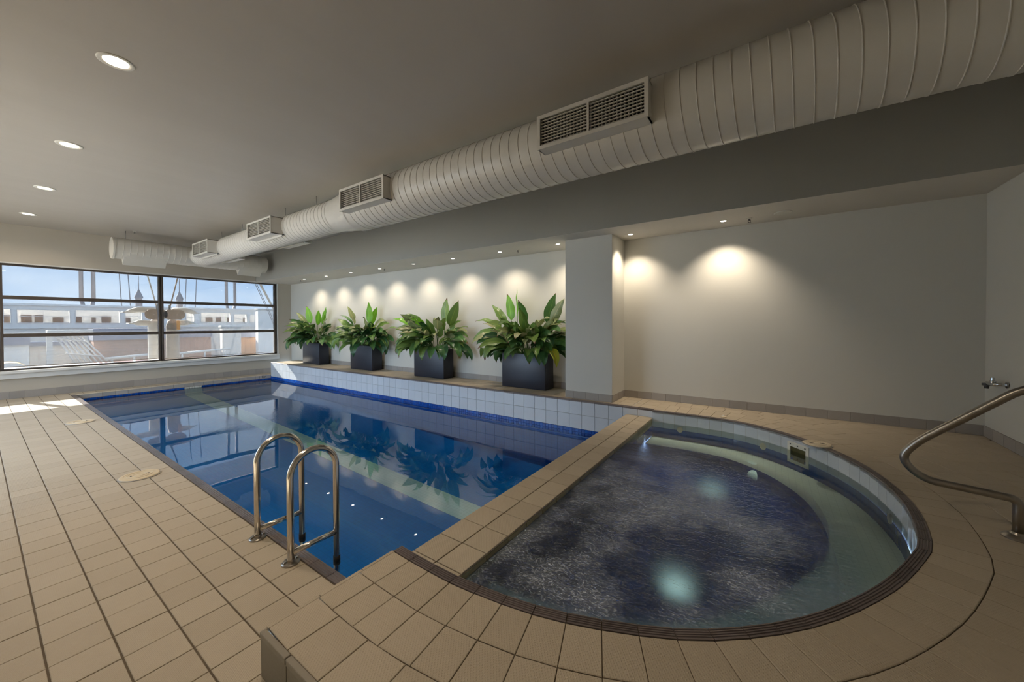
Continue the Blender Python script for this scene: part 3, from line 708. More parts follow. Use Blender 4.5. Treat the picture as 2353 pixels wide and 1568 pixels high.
# divider wall between pool and spa
dv = struct(MB().box((XD0+0.012, 1.15, -0.8), (XD1-0.012, YP1+0.02, ZD-0.012)), 'divider', 'grout', 'low beige tiled wall between pool and spa')
y = 1.16
while y < YP1-0.02:
    b = min(y+0.2, YP1+0.01)
    MB().tile([(XD0+0.002, y+G), ((XD0+XD1)/2-G, y+G), ((XD0+XD1)/2-G, b-G), (XD0+0.002, b-G)], ZD-0.012, ZD).build('tile', 'deck_tile', dv, at=(XD0+0.09, (y+b)/2, ZD))
    MB().tile([((XD0+XD1)/2+G, y+G), (XD1-0.002, y+G), (XD1-0.002, b-G), ((XD0+XD1)/2+G, b-G)], ZD-0.012, ZD).build('tile', 'deck_tile', dv, at=(XD1-0.09, (y+b)/2, ZD))
    MB().box((XD1-0.014, y+0.003, ZD-0.10), (XD1, b-0.003, ZD-0.014), 0.002).build('face_tile', 'waterline_tile', dv, at=(XD1, (y+b)/2, ZD-0.06))
    MB().box((XD0, y+0.003, ZD-0.20), (XD0+0.014, b-0.003, ZD-0.014), 0.002).build('face_tile', 'wall_tile', dv, at=(XD0, (y+b)/2, ZD-0.1))
    y += 0.2
# end panel above the divider
for a, b in ((XD0, -1.47), (-1.47, -1.27)):
    pass

# spa basin: wall, bench, floor
wall_all = offset(ring, -0.055); keep = [i for i, p in enumerate(wall_all) if p.x > XD1-0.05]
wall_in = [wall_all[i] for i in keep]
closed = [p for p in wall_in if p.x > XD1-0.3]
sb = MB()
n = len(wall_in); ZBN, ZBF = 0.035, -0.36
def strip(mb, P, za, Q, zb):
    k = len(P); mb.add([(p.x, p.y, za) for p in P]+[(q.x, q.y, zb) for q in Q], [(i, i+1, k+i+1, k+i) for i in range(k-1)])
bench_in = offset(wall_in, -0.36)
lowz = MB(); strip(lowz, wall_in, 0.153, wall_in, ZBN)
spa = struct(lowz, 'spa_basin', 'spa_mosaic', 'dark blue spa basin with a pale bench under water')
bb = MB(); strip(bb, wall_in, ZBN, bench_in, ZBN); tag(bb.build('bench', 'spa_bench_tile', spa), 'pale green tiled bench under water')
rr = MB(); strip(rr, bench_in, ZBN, bench_in, ZBF)
poly = [(p.x, p.y, ZBF) for p in bench_in]; rr.add(poly+[(XD1, bench_in[-1].y, ZBF), (XD1, bench_in[0].y, ZBF)], [tuple(range(len(poly)+2))]); rr.build('basin_floor', 'spa_mosaic', spa)
rr2 = MB(); rr2.add([(XD1+0.001, 1.2, ZBF), (XD1+0.001, 5.0, ZBF), (XD1+0.001, 5.0, ZD-0.10), (XD1+0.001, 1.2, ZD-0.10)], [(0, 1, 2, 3)]); rr2.build('divider_face', 'spa_mosaic', spa)
for i in range(len(ring)-1):
    a, b = inner[i], inner[i+1]
    if a.x < XD1-0.02: continue
    t = (b-a).normalized(); nn = Vector((t.y, -t.x))
    q = [a+t*0.0016, b-t*0.0016, b-t*0.0016+nn*0.012, a+t*0.0016+nn*0.012]
    MB().prism([tuple(v) for v in q], 0.155, ZP-0.012).build('wall_tile', 'spa_wall_tile', spa, at=((a.x+b.x)/2, (a.y+b.y)/2, 0.25))
g = MB(); gb = [offset(ring, -0.050)[i] for i in keep]; strip(g, gb, ZP-0.012, gb, 0.14); g.build('grout_backing', 'light_grout', spa)

# ---------------------------------------------------------------- water
pwm = MB(); V = []; F = []
pwm.add([(XE, YP0, ZWP), (XD0+0.012, YP0, ZWP), (XD0+0.012, YP1+0.001, ZWP), (XE, YP1+0.001, ZWP)], [(0, 1, 2, 3)])
tag(pwm.build('pool_water', 'pool_water'), 'still blue water filling the long pool, mirroring the window', 'water', kind='stuff')
sw = MB(); pts = [p for p in offset(ring, -0.053) if p.x > XD1-0.06]
poly = [(max(p.x, XD1), p.y, ZWS) for p in pts]
sw.add(poly, [tuple(range(len(poly)))]); tag(sw.build('spa_water', 'spa_water'), 'dark bubbling water in the round spa', 'water', kind='stuff')

# ---------------------------------------------------------------- skirtings
def skirting(name, A, B, z, nx, ny, label, h=0.10, step=0.2, flip=False):
    """tiles from A towards B along a wall; (nx, ny) points into the room"""
    A = Vector(A); B = Vector(B); d = (B-A); L = d.length; d = d/L; nv = Vector((nx, ny))
    def quad(s0, s1, t0, t1):
        return [tuple(A+d*s0+nv*t0), tuple(A+d*s1+nv*t0), tuple(A+d*s1+nv*t1), tuple(A+d*s0+nv*t1)]
    o = struct(MB().prism(quad(0, L, 0, 0.006), z, z+h), name, 'light_grout', label)
    s = 0.0
    while s < L-0.01:
        e = min(s+step, L); c = A+d*((s+e)/2)
        MB().prism(quad(s+0.0015, e-0.0015, 0.004, 0.012), z+0.001, z+h).build('tile', 'skirting_tile', o, at=(c.x, c.y, z+h/2)); s += step
    return o
skirting('baseboard_spa', (XR, YS), (-1.848, YS), ZP, 0, -1, 'grey tile skirting along the spa wall', 0.105)
skirting('baseboard_right', (XR, YS), (XR, 0.6), ZP, -1, 0, 'grey tile skirting along the right wall', 0.105)
skirting('baseboard_back', (-2.585, YA), (XE+0.6, YA), ZP, 0, -1, 'grey tile skirting behind the planters', 0.105)
skirting('baseboard_column', (-1.848, 5.18), (-2.585, 5.18), ZP, 0, -1, 'grey tile skirting on the column front', 0.105)
skirting('baseboard_column_side', (-1.848, YS), (-1.848, 5.18), ZP, 1, 0, 'grey tile skirting on the column side', 0.105, 0.3)
skirting('baseboard_far', (XW, YL), (XW, YA), 0.0, 1, 0, 'grey tile skirting under the window', 0.15)

# ---------------------------------------------------------------- ducts
DY, DZ, RB, RSM = 3.166, 3.134, 0.30, 0.2365
duct = thing('ventilation_duct', (-5, DY, DZ-RB), 'long white spiral duct along the ceiling with side grilles', 'duct')
def cyl_x(mb, x0, x1, ra, rb, n=48, cap0=False, cap1=False):
    V = []; 
    for x, r in ((x0, ra), (x1, rb)):
        for j in range(n): q = 2*PI*j/n; V.append((x, DY+r*math.cos(q), DZ+r*math.sin(q)))
    F = [(j, (j+1) % n, n+(j+1) % n, n+j) for j in range(n)]
    if cap0: F.append(tuple(range(n)))
    if cap1: F.append(tuple(reversed(range(n, 2*n))))
    mb.add(V, F)
m = MB(); cyl_x(m, -4.80, XR+0.0, RB, RB); m.build('duct_section', 'duct_paint', duct, smooth=True)
m = MB(); cyl_x(m, -5.35, -4.80, RSM, RB); m.build('reducer', 'duct_paint', duct, smooth=True)
m = MB(); cyl_x(m, -11.24, -5.35, RSM, RSM, cap0=True); m.build('duct_section', 'duct_paint', duct, angle=40)
def helix(x0, x1, r, pitch, w=0.0045):
    n = 40; P = []; tot = int((x1-x0)/pitch*n)
    V = []; F = []
    for i in range(tot+1):
        q = 2*PI*i/n; x = x0+pitch*i/n; cy, cz = math.cos(q), math.sin(q)
        for dx, dr in ((-w, -0.001), (-w*0.6, w), (w*0.6, w), (w, -0.001)): V.append((x+dx, DY+(r+dr)*cy, DZ+(r+dr)*cz))
    for i in range(tot):
        for k in range(3): F.append((4*i+k, 4*i+k+1, 4*i+5+k, 4*i+4+k))
    return MB().add(V, F)
helix(-4.72, XR-0.03, RB, 0.106).build('spiral_seam', 'duct_paint', duct, smooth=True)
helix(-11.2, -5.40, RSM, 0.106).build('spiral_seam', 'duct_paint', duct, smooth=True)
for x, r in ((-5.35, RSM), (-4.80, RB), (-11.24, RSM)):
    m = MB(); cyl_x(m, x-0.012, x+0.012, r+0.006, r+0.006); m.build('joint_band', 'duct_paint', duct, smooth=True)
def diffuser(x0, yf, side, parent, w=0.92, z0=2.985, z1=3.262, cy=DY, louvres=9):
    """rectangular side outlet: open box, frame, blades; side -1 faces the pool deck, +1 faces the bulkhead"""
    x1 = x0+w; s = side; yb = cy+s*0.10
    def bx(mb, xa, ya, za, xb, yb_, zb, c=0): return mb.box((xa, min(ya, yb_), za), (xb, max(ya, yb_), zb), c)
    d = MB(); bx(d, x0, yf, z0, x0+0.01, yb, z1); bx(d, x1-0.01, yf, z0, x1, yb, z1); bx(d, x0, yf, z0, x1, yb, z0+0.01); bx(d, x0, yf, z1-0.01, x1, yb, z1)
    d.box((x0-0.03, cy+s*0.235-0.002, z0-0.03), (x1+0.03, cy+s*0.235+0.002, z0+0.0))
    o = d.build('diffuser', 'duct_paint', parent)
    bx(MB(), x0+0.01, yf-s*0.06, z0+0.01, x1-0.01, yf-s*0.065, z1-0.01).build('shade_sheet', 'duct_shade', o)  # dark sheet behind the blades stands for the shade inside the box
    fr = MB(); f = 0.026; y0, y1 = yf, yf+s*0.012
    bx(fr, x0-0.004, y0, z0-0.004, x1+0.004, y1, z0+f); bx(fr, x0-0.004, y0, z1-f, x1+0.004, y1, z1+0.004)
    bx(fr, x0-0.004, y0, z0+f, x0+f, y1, z1-f); bx(fr, x1-f, y0, z0+f, x1+0.004, y1, z1-f); xm = (x0+x1)/2; bx(fr, xm-0.009, y0, z0+f, xm+0.009, y1, z1-f)
    fr.build('grille_frame', 'duct_paint', o)
    for h0, h1 in ((x0+f, xm-0.009), (xm+0.009, x1-f)):
        for k in range(louvres):
            z = z0+f+(z1-z0-2*f)*(k+0.5)/louvres
            mb = MB(); y_a, y_b = yf-s*0.004, yf-s*0.026
            mb.add([(h0, y_a, z-0.001), (h1, y_a, z-0.001), (h1, y_a, z+0.0035), (h0, y_a, z+0.0035), (h0, y_b, z+0.003), (h1, y_b, z+0.003), (h1, y_b, z+0.0065), (h0, y_b, z+0.0065)],
                   [(0, 1, 2, 3), (3, 2, 6, 7), (0, 4, 5, 1), (4, 7, 6, 5), (0, 3, 7, 4), (1, 5, 6, 2)])
            mb.build('louvre_blade', 'duct_paint', o)
    vb = MB(); k = x0+f+0.02
    while k < x1-f:
        bx(vb, k, yf-s*0.03, z0+f, k+0.004, yf-s*0.05, z1-f); k += 0.03
    vb.build('rear_blades', 'duct_paint', o, kind='stuff')
    return o
YF = 2.782
for x in (-1.645, -4.68, -7.60, -10.47): diffuser(x, YF, -1, duct)
for x in (-7.85, -10.80): diffuser(x, 2*DY-YF, 1, duct)
for x in (-10.0, -8.9, -7.05, -6.0):
    r = RSM if x < -5.2 else RB
    MB().tube([(x, DY, DZ+r-0.01), (x, DY, ZC)], 0.006, 8).build('hanger_rod', 'zinc', duct, smooth=True)

# second duct along the window wall
D2X, D2Z, D2R = -11.62, 3.15, 0.222
duct2 = thing('ventilation_duct', (D2X, 3.2, D2Z-D2R), 'short white spiral duct hanging across the window wall', 'duct')
V = []; nn = 40
for y in (1.72, 4.66):
    for j in range(nn): q = 2*PI*j/nn; V.append((D2X+D2R*math.cos(q), y, D2Z+D2R*math.sin(q)))
MB().add(V, [(j, (j+1) % nn, nn+(j+1) % nn, nn+j) for j in range(nn)]+[tuple(range(nn, 2*nn))]).build('duct_section', 'duct_paint', duct2, angle=40)
V = []; F = []; hp = 0.106; tot = int(2.85/hp*36)
for i in range(tot+1):
    q = 2*PI*i/36; y = 1.76+hp*i/36
    for dy, dr in ((-0.004, -0.001), (-0.002, 0.004), (0.002, 0.004), (0.004, -0.001)): V.append((D2X+(D2R+dr)*math.cos(q), y+dy, D2Z+(D2R+dr)*math.sin(q)))
for i in range(tot):
    for k in range(3): F.append((4*i+k, 4*i+k+1, 4*i+5+k, 4*i+4+k))
MB().add(V, F).build('spiral_seam', 'duct_paint', duct2, smooth=True)
MB().lathe([(0.0005, -0.005), (D2R+0.008, -0.005), (D2R+0.008, 0.03), (D2R, 0.03)], (D2X, 1.715, D2Z), 40, 'y').build('end_cap', 'duct_paint', duct2, angle=40)
for y0, y1 in ((1.88, 2.58), (4.02, 4.55)):
    # angled outlet tilted down towards the room, triangular end cheeks
    za, zb = D2Z-0.19, D2Z-0.345; xa, xb = D2X-0.12, D2X+0.155
    mb = MB(); V = [(xa, y0, za), (xb, y0, za+0.04), (xa+0.10, y0, zb), (xa, y1, za), (xb, y1, za+0.04), (xa+0.10, y1, zb)]
    mb.add(V, [(0, 1, 2), (3, 5, 4), (0, 3, 4, 1), (1, 4, 5, 2), (0, 2, 5, 3)])
    o = mb.build('outlet', 'duct_paint', duct2)
    MB().add([(xb+0.004, y0+0.04, za+0.03), (xb+0.004, y1-0.04, za+0.03), (xa+0.12, y1-0.04, zb+0.03), (xa+0.12, y0+0.04, zb+0.03)], [(0, 1, 2, 3)]).build('outlet_face', 'duct_paint', o)
for y in (1.93, 4.45): MB().tube([(D2X, y, D2Z+D2R-0.01), (D2X, y, ZC)], 0.006, 8).build('hanger_rod', 'zinc', duct2, smooth=True)

# ---------------------------------------------------------------- lamps in the ceiling
def big_downlight(x, y, label):
    t = thing('downlight', (x, y, ZC), label, 'downlight', 'ceiling downlights')
    MB().lathe([(0.072, 0.0), (0.080, -0.006), (0.100, -0.008), (0.108, -0.004), (0.108, 0.004)], (x, y, ZC), 32).build('trim_ring', 'white_plastic', t, smooth=True)
    MB().lathe([(0.001, -0.0035), (0.072, -0.0035), (0.072, 0.0)], (x, y, ZC), 32).build('lens', 'lamp_lens', t)
    ld = bpy.data.lights.new('lamp', 'AREA'); ld.shape = 'DISK'; ld.size = 0.13; ld.energy = DOWNLIGHT_W; ld.color = (1.0, 0.83, 0.63); ld.spread = R(150)
    lo = bpy.data.objects.new('lamp', ld); C.objects.link(lo); lo.parent = t; lo.location = (0, 0, -0.014)
big_downlight(-4.20, 0.66, 'large round ceiling downlight nearest the camera')
big_downlight(-6.57, 0.65, 'large round ceiling downlight second along the row over the deck')
big_downlight(-8.94, 0.64, 'large round ceiling downlight third along the row over the deck')
big_downlight(-11.27, 0.61, 'large round ceiling downlight at the window end of the row')
big_downlight(-1.83, 0.67, 'large round ceiling downlight above the step to the spa deck')

def small_downlight(x, y, label, power, tilt, size, blend):
    t = thing('downlight', (x, y, ZS), label, 'downlight', 'soffit downlights')
    MB().lathe([(0.030, 0.0), (0.034, -0.004), (0.045, -0.004), (0.047, 0.0), (0.047, 0.003)], (x, y, ZS), 24).build('trim_ring', 'white_plastic', t, smooth=True)
    MB().lathe([(0.001, -0.002), (0.031, -0.002), (0.031, 0.0)], (x, y, ZS), 20).build('lens', 'small_lamp_lens', t)
    ld = bpy.data.lights.new('lamp', 'SPOT'); ld.energy = power; ld.color = (1.0, 0.85, 0.66); ld.spot_size = R(size); ld.spot_blend = blend; ld.shadow_soft_size = 0.025
    lo = bpy.data.objects.new('lamp', ld); C.objects.link(lo); lo.parent = t; lo.location = (0, 0, -0.035); lo.rotation_euler = (R(tilt), 0, 0)
SX = [-10.80, -9.65, -8.52, -7.37, -6.22, -5.08, -3.94, -2.79]
SN = ['above the window side of the first planter', 'between the first and second planters', 'above the second planter', 'just past the second planter towards the third', 'above the window side of the third planter', 'past the third planter', 'above the widest gap side of the last planter', 'beside the column above the last planter']
for x, s in zip(SX, SN): small_downlight(x, 5.33, 'small recessed soffit downlight '+s, SPOT_W*0.95, 15, 112, 1.0)
small_downlight(-1.64, 5.36, 'small recessed soffit downlight right beside the column on the spa side', SPOT_W*1.15, 8, 105, 0.9)
small_downlight(-0.48, 5.33, 'small recessed soffit downlight alone over the middle of the spa wall', SPOT_W*1.25, 12, 105, 0.9)

def sprinkler(x, y, z, label):
    t = thing('sprinkler_head', (x, y, z), label, 'sprinkler', 'sprinkler heads')
    MB().lathe([(0.030, 0.0), (0.026, -0.006), (0.012, -0.008), (0.012, 0.0)], (x, y, z), 20).build('escutcheon', 'white_plastic', t, smooth=True)
    b = MB().lathe([(0.010, 0.0), (0.010, -0.016), (0.006, -0.020), (0.006, -0.024)], (x, y, z-0.004), 12)
    b.tube([(x-0.012, y, z-0.022), (x-0.014, y, z-0.036), (x-0.003, y, z-0.050)], 0.0028, 6).tube([(x+0.012, y, z-0.022), (x+0.014, y, z-0.036), (x+0.003, y, z-0.050)], 0.0028, 6).box((x-0.013, y-0.003, z-0.024), (x+0.013, y+0.003, z-0.019))
    b.build('body', 'dark_metal', t)
    MB().lathe([(0.002, 0.0), (0.019, 0.0), (0.019, -0.002), (0.002, -0.003)], (x, y, z-0.050), 16).build('deflector', 'dark_metal', t)
sprinkler(-0.21, 5.38, ZS, 'small sprinkler head over the spa wall')
sprinkler(-3.58, 5.36, ZS, 'small sprinkler head over the planter next to the column')
sprinkler(-7.30, 5.40, ZS, 'small sprinkler head beside the downlight past the second planter')
sprinkler(-11.05, 5.36, ZS, 'small sprinkler head at the window end of the soffit')
sprinkler(-11.5, 2.05, ZC, 'small sprinkler head on the main ceiling near the window wall duct')
def speaker(x, y, label):
    t = thing('ceiling_speaker', (x, y, ZS), label, 'speaker', 'round ceiling plates')
    MB().lathe([(0.085, 0.003), (0.090, -0.004), (0.075, -0.010), (0.070, -0.006)], (x, y, ZS), 32).build('rim', 'wall_paint', t, smooth=True)
    MB().lathe([(0.002, -0.008), (0.045, -0.008), (0.071, -0.006), (0.071, -0.001)], (x, y, ZS), 32).build('cover', 'wall_paint', t, angle=30)
speaker(0.12, 5.32, 'round flush cover on the soffit over the spa wall')
speaker(-10.1, 5.30, 'round flush cover on the soffit near the first planter')

# ---------------------------------------------------------------- pool ladder
lad = thing('pool_ladder', (-2.70, 1.10, 0.0), 'polished steel pool ladder with two looped grab rails', 'ladder')
def grab_rail(x, parent):
    r = 0.0205; y0, y1, zt = 1.118, 1.418, 0.70; R0 = (y1-y0)/2; zc = zt-R0-r
    P = [(x, y0, 0.0), (x, y0, 0.3), (x, y0, zc)]+[(x, (y0+y1)/2-R0*math.cos(a), zc+R0*math.sin(a)) for a in [PI*k/16 for k in range(1, 16)]]+[(x, y1, zc), (x, y1, 0.2), (x, y1, -0.45), (x, y1-0.02, -0.60)]
    o = MB().tube(P, r, 20).build('grab_rail', 'steel', parent, at=(x, y0, 0), smooth=True)
    MB().tube([(x, y0, 0.062), (x, y1, 0.062)], 0.0185, 16).build('crossbar', 'steel', o, smooth=True)
    MB().lathe([(0.052, 0.0), (0.052, 0.006), (0.046, 0.012), (0.026, 0.014), (0.024, 0.026)], (x, y0-0.002, 0.002), 28).build('flange', 'dull_steel', o, angle=35)
    for s in (-1, 1): MB().lathe([(0.009, 0), (0.009, 0.008), (0.006, 0.012), (0.001, 0.013)], (x, y0+s*0.037, 0.012), 6).build('bolt', 'dull_steel', o)
    MB().tube([(x, y1, -0.105), (x, y1, -0.165)], 0.023, 16).build('ferrule', 'black_plastic', o, smooth=True)
grab_rail(-2.944, lad); grab_rail(-2.466, lad)
for z in (-0.20, -0.45): MB().box((-2.93, 1.30, z-0.03), (-2.48, 1.40, z), 0.008).build('tread', 'white_plastic', lad)

# ---------------------------------------------------------------- spa handrail
th = R(165); u = Vector((math.cos(th), math.sin(th), 0)); FB = Vector((1.075, 3.105, ZP))
hr = thing('handrail', FB, 'bent steel handrail rising from a floor flange beside the spa', 'handrail')
ctrl = [(0, 0, 0), (0, 0.13, 0.0), (0.0, 0.205, 0.07), (0.34, 0.205, 0.07), (0.435, 0.31, 0.055), (0.36, 0.425, 0.05), (-0.02, 0.80, 0.07), (-0.45, 0.84, 0.1), (-0.62, 0.84, 0.08), (-0.62, 0.0, 0.0)]
def fillet(P, seg=8):
    Q = []
    for i, (s, z, r) in enumerate(P):
        p = Vector((s, z))
        if 0 < i < len(P)-1 and r > 0:
            a = Vector(P[i-1][:2]); b = Vector(P[i+1][:2]); da = (a-p); db = (b-p)
            d = min(r*1.2, da.length*0.48, db.length*0.48); pa = p+da.normalized()*d; pb = p+db.normalized()*d
            for k in range(seg+1):
                t = k/seg; Q.append((1-t)**2*pa+2*t*(1-t)*p+t*t*pb)
        else: Q.append(p)
    return Q
def W2(p): return FB+u*p[0]+Vector((0, 0, p[1]))
pp = [W2(p) for p in fillet(ctrl)]; pp[-1].z = ZP; pp = [p for i, p in enumerate(pp) if i == 0 or (p-pp[i-1]).length > 1e-4]
MB().tube(pp, 0.021, 20).build('rail', 'dull_steel', hr, smooth=True)
for s in (0.0, -0.62):
    c = FB+u*s
    f = MB().lathe([(0.058, 0.0), (0.058, 0.006), (0.050, 0.016), (0.030, 0.024), (0.024, 0.034)], c, 32).build('flange', 'dull_steel', hr, angle=35)

# ---------------------------------------------------------------- wall tap
tp = thing('wall_tap', (XR, 5.30, 0.92), 'small chrome hose tap on the right wall above the handrail', 'tap')
MB().tube([(XR, 5.27, 0.925), (XR-0.05, 5.27, 0.925), (XR-0.075, 5.29, 0.922), (XR-0.075, 5.43, 0.918), (XR-0.075, 5.445, 0.905)], [0.016, 0.014, 0.017, 0.016, 0.014], 12).build('body', 'chrome', tp, smooth=True)
MB().lathe([(0.030, 0), (0.030, 0.004), (0.018, 0.010)], (XR-0.012, 5.27, 0.925), 20, 'x').build('wall_plate', 'chrome', tp, angle=35)
MB().lathe([(0.022, 0), (0.022, 0.018), (0.015, 0.022), (0.013, 0.05)], (XR-0.075, 5.325, 0.932), 16).build('handle', 'chrome', tp, angle=35)
MB().lathe([(0.016, -0.05), (0.018, -0.025), (0.030, -0.022), (0.030, 0.0)], (XR-0.075, 5.44, 0.915), 16).build('spout', 'dark_metal', tp, angle=35)

# ---------------------------------------------------------------- deck lids and spa fittings
def lid(x, y, z, r, label, rot, m='cream_plastic', group='skimmer hatches'):
    t = thing('skimmer_hatch', (x, y, z), label, 'hatch', group)
    MB().lathe([(r, 0.0), (r, 0.008), (r*0.96, 0.012), (r*0.80, 0.013), (r*0.79, 0.011), (r*0.55, 0.011), (0.001, 0.012)], (x, y, z), 40).build('cover', m, t, angle=30)
    MB().lathe([(r+0.008, 0.0), (r+0.008, 0.005), (r+0.001, 0.006)], (x, y, z), 40).build('rim', 'grey_tile', t, angle=30)
    for s in (-1, 1):
        cx, cy = x+s*0.42*r*math.cos(rot), y+s*0.42*r*math.sin(rot)
        MB().box((cx-0.016, cy-0.007, z+0.0105), (cx+0.016, cy+0.007, z+0.0128), 0.001).build('finger_hole', 'black_plastic', t)
    for q in (0.33, 0.62):
        k = MB(); n = 36
        V = []
        for j in range(n):
            a = 2*PI*j/n
            for rr_, zz in ((r*q-0.002, 0.0115), (r*q, 0.0145), (r*q+0.002, 0.0115)): V.append((x+rr_*math.cos(a), y+rr_*math.sin(a), z+zz))
        F = []
        for j in range(n):
            j2 = (j+1) % n; F += [(3*j, 3*j+1, 3*j2+1, 3*j2), (3*j+1, 3*j+2, 3*j2+2, 3*j2+1)]
        k.add(V, F).build('raised_ring', 'pale_cream', t)
lid(-5.13, 0.925, 0.001, 0.148, 'round cream skimmer lid on the deck behind the ladder, the nearer one', R(80))
lid(-8.71, 0.925, 0.001, 0.148, 'round cream skimmer lid farther along the deck towards the window', R(85))
lid(0.365, 4.45, ZP+0.001, 0.105, 'round cream skimmer lid on the spa deck behind the spa', R(20), 'pale_cream')
t = thing('deck_cap', (-0.455, 5.12, ZP), 'tiny white cap on the deck behind the spa rim', 'cap')
MB().lathe([(0.032, 0.0), (0.032, 0.007), (0.026, 0.010), (0.018, 0.010)], (-0.455, 5.12, ZP+0.001), 24).build('base', 'pale_cream', t, angle=35)
MB().lathe([(0.015, 0.0), (0.015, 0.010), (0.008, 0.014), (0.001, 0.015)], (-0.455, 5.12, ZP+0.010), 20).build('button', 'white_plastic', t, angle=35)

# skimmer face plate set in the spa wall
def spa_wall_point(s_x, s_y):
    best = min(range(len(inner)-1), key=lambda i: ((inner[i]+inner[i+1])/2-Vector((s_x, s_y))).length)
    a, b = inner[best], inner[best+1]; tt = (b-a).normalized(); return (a+b)/2, tt, Vector((tt.y, -tt.x))
p, tt, nn_ = spa_wall_point(0.21, 4.215+0.36)
sk = thing('skimmer_plate', (p.x, p.y, ZWS), 'white rectangular skimmer mouth in the spa wall at the waterline', 'skimmer')
def wbox(mb, s0, s1, d0, d1, za, zb):
    q = [p+tt*s0-nn_*d0, p+tt*s1-nn_*d0, p+tt*s1-nn_*d1, p+tt*s0-nn_*d1]; return mb.prism([tuple(v) for v in q], za, zb)
fp = MB(); wbox(fp, -0.115, -0.085, 0.002, 0.014, 0.10, 0.305); wbox(fp, 0.085, 0.115, 0.002, 0.014, 0.10, 0.305); wbox(fp, -0.085, 0.085, 0.002, 0.014, 0.262, 0.305); wbox(fp, -0.085, 0.085, 0.002, 0.014, 0.10, 0.13)
fp.build('face_plate', 'white_plastic', sk)
wbox(MB(), -0.086, 0.086, 0.0005, 0.003, 0.13, 0.262).build('mouth', 'skimmer_throat', sk)
for s in (-0.08, 0.0, 0.08): wbox(MB(), s-0.006, s+0.006, 0.014, 0.016, 0.278, 0.290).build('screw', 'ink', sk)
# underwater inlets in the spa wall
for (sx, sy), w_ in zip(((-0.93, 4.99), (-0.05, 4.76), (0.665, 3.55)), ('close to the divider', 'beside the skimmer mouth', 'on the handrail side')):
    p, tt, nn_ = spa_wall_point(sx, sy)
    j = thing('spa_inlet', (p.x, p.y, 0.15), 'round pale inlet fitting under water in the spa wall '+w_, 'inlet', 'spa inlets')
    rot = Matrix.Identity(3)
    mb = MB(); n = 20; V = [];
    for rr_, dd in ((0.001, 0.010), (0.012, 0.010), (0.034, 0.008), (0.036, -0.004)):
        for k in range(n):
            a = 2*PI*k/n; q = p+tt*(rr_*math.cos(a))-nn_*dd; V.append((q.x, q.y, 0.16+rr_*math.sin(a)))
    mb.add(V, [(i*n+k, i*n+(k+1) % n, (i+1)*n+(k+1) % n, (i+1)*n+k) for i in range(3) for k in range(n)]).build('escutcheon', 'pale_cream', j, smooth=True)
# underwater lamps on the spa floor
for lx, ly, w_ in ((-0.46, 4.10, 'towards the back of the spa'), (-0.49, 2.56, 'at the front of the spa')):
    t = thing('spa_lamp', (lx, ly, ZBF), 'greenish underwater lamp glowing '+w_, 'lamp', 'spa lamps')
    MB().lathe([(0.115, 0.0), (0.115, 0.012), (0.095, 0.02), (0.09, 0.012)], (lx, ly, ZBF), 28).build('bezel', 'white_plastic', t, angle=35)
    MB().lathe([(0.09, 0.008), (0.07, 0.020), (0.04, 0.026), (0.001, 0.028)], (lx, ly, ZBF), 28).build('lens', 'spa_lamp_lens', t, smooth=True)
t = thing('spa_lamp', (-0.13, 4.39, -0.02), 'small dim underwater lamp in the bench front at the back of the spa', 'lamp', 'spa lamps')
MB().lathe([(0.05, 0.0), (0.05, -0.012), (0.03, -0.02), (0.001, -0.022)], (-0.13, 4.42, -0.03), 20, 'y').build('lens', 'spa_lamp_lens', t, smooth=True)

# ---------------------------------------------------------------- planters and plants
def planter(x0, label):
    x1 = x0+0.90; y0, y1, za, zb = 5.445, 5.735, ZP+0.001, 0.965; wd = 0.022
    t = thing('planter_box', ((x0+x1)/2, (y0+y1)/2, za), label, 'planter', 'black planter boxes')
    bm = bmesh.new()
    def ring_(i, z): return [bm.verts.new((x, y, z)) for x, y in ((x0+i, y0+i), (x1-i, y0+i), (x1-i, y1-i), (x0+i, y1-i))]
    A = ring_(0, za); B = ring_(0, zb); Cc = ring_(wd, zb); D = ring_(wd, zb-0.10)
    bm.faces.new(A[::-1])
    for P, Q in ((A, B), (B, Cc), (Cc, D)):
        for i in range(4): bm.faces.new((P[i], P[(i+1) % 4], Q[(i+1) % 4], Q[i]))
    bm.faces.new(D)
    ed = [e for e in bm.edges if all(v in A+B for v in e.verts)]
    bmesh.ops.bevel(bm, geom=ed, offset=0.012, segments=2, affect='EDGES', profile=0.5)
    bm.verts.index_update(); mb = MB().add([v.co.copy() for v in bm.verts], [[v.index for v in f.verts] for f in bm.faces]); bm.free()
    mb.build('box', 'planter', t, angle=50)
    MB().box((x0+wd, y0+wd, zb-0.098), (x1-wd, y1-wd, zb-0.055), 0.012).build('soil', 'soil', t)
    return t
FACE = Vector((0.35, -0.88, 0.32)).normalized()      # leaves turn towards the light of the room
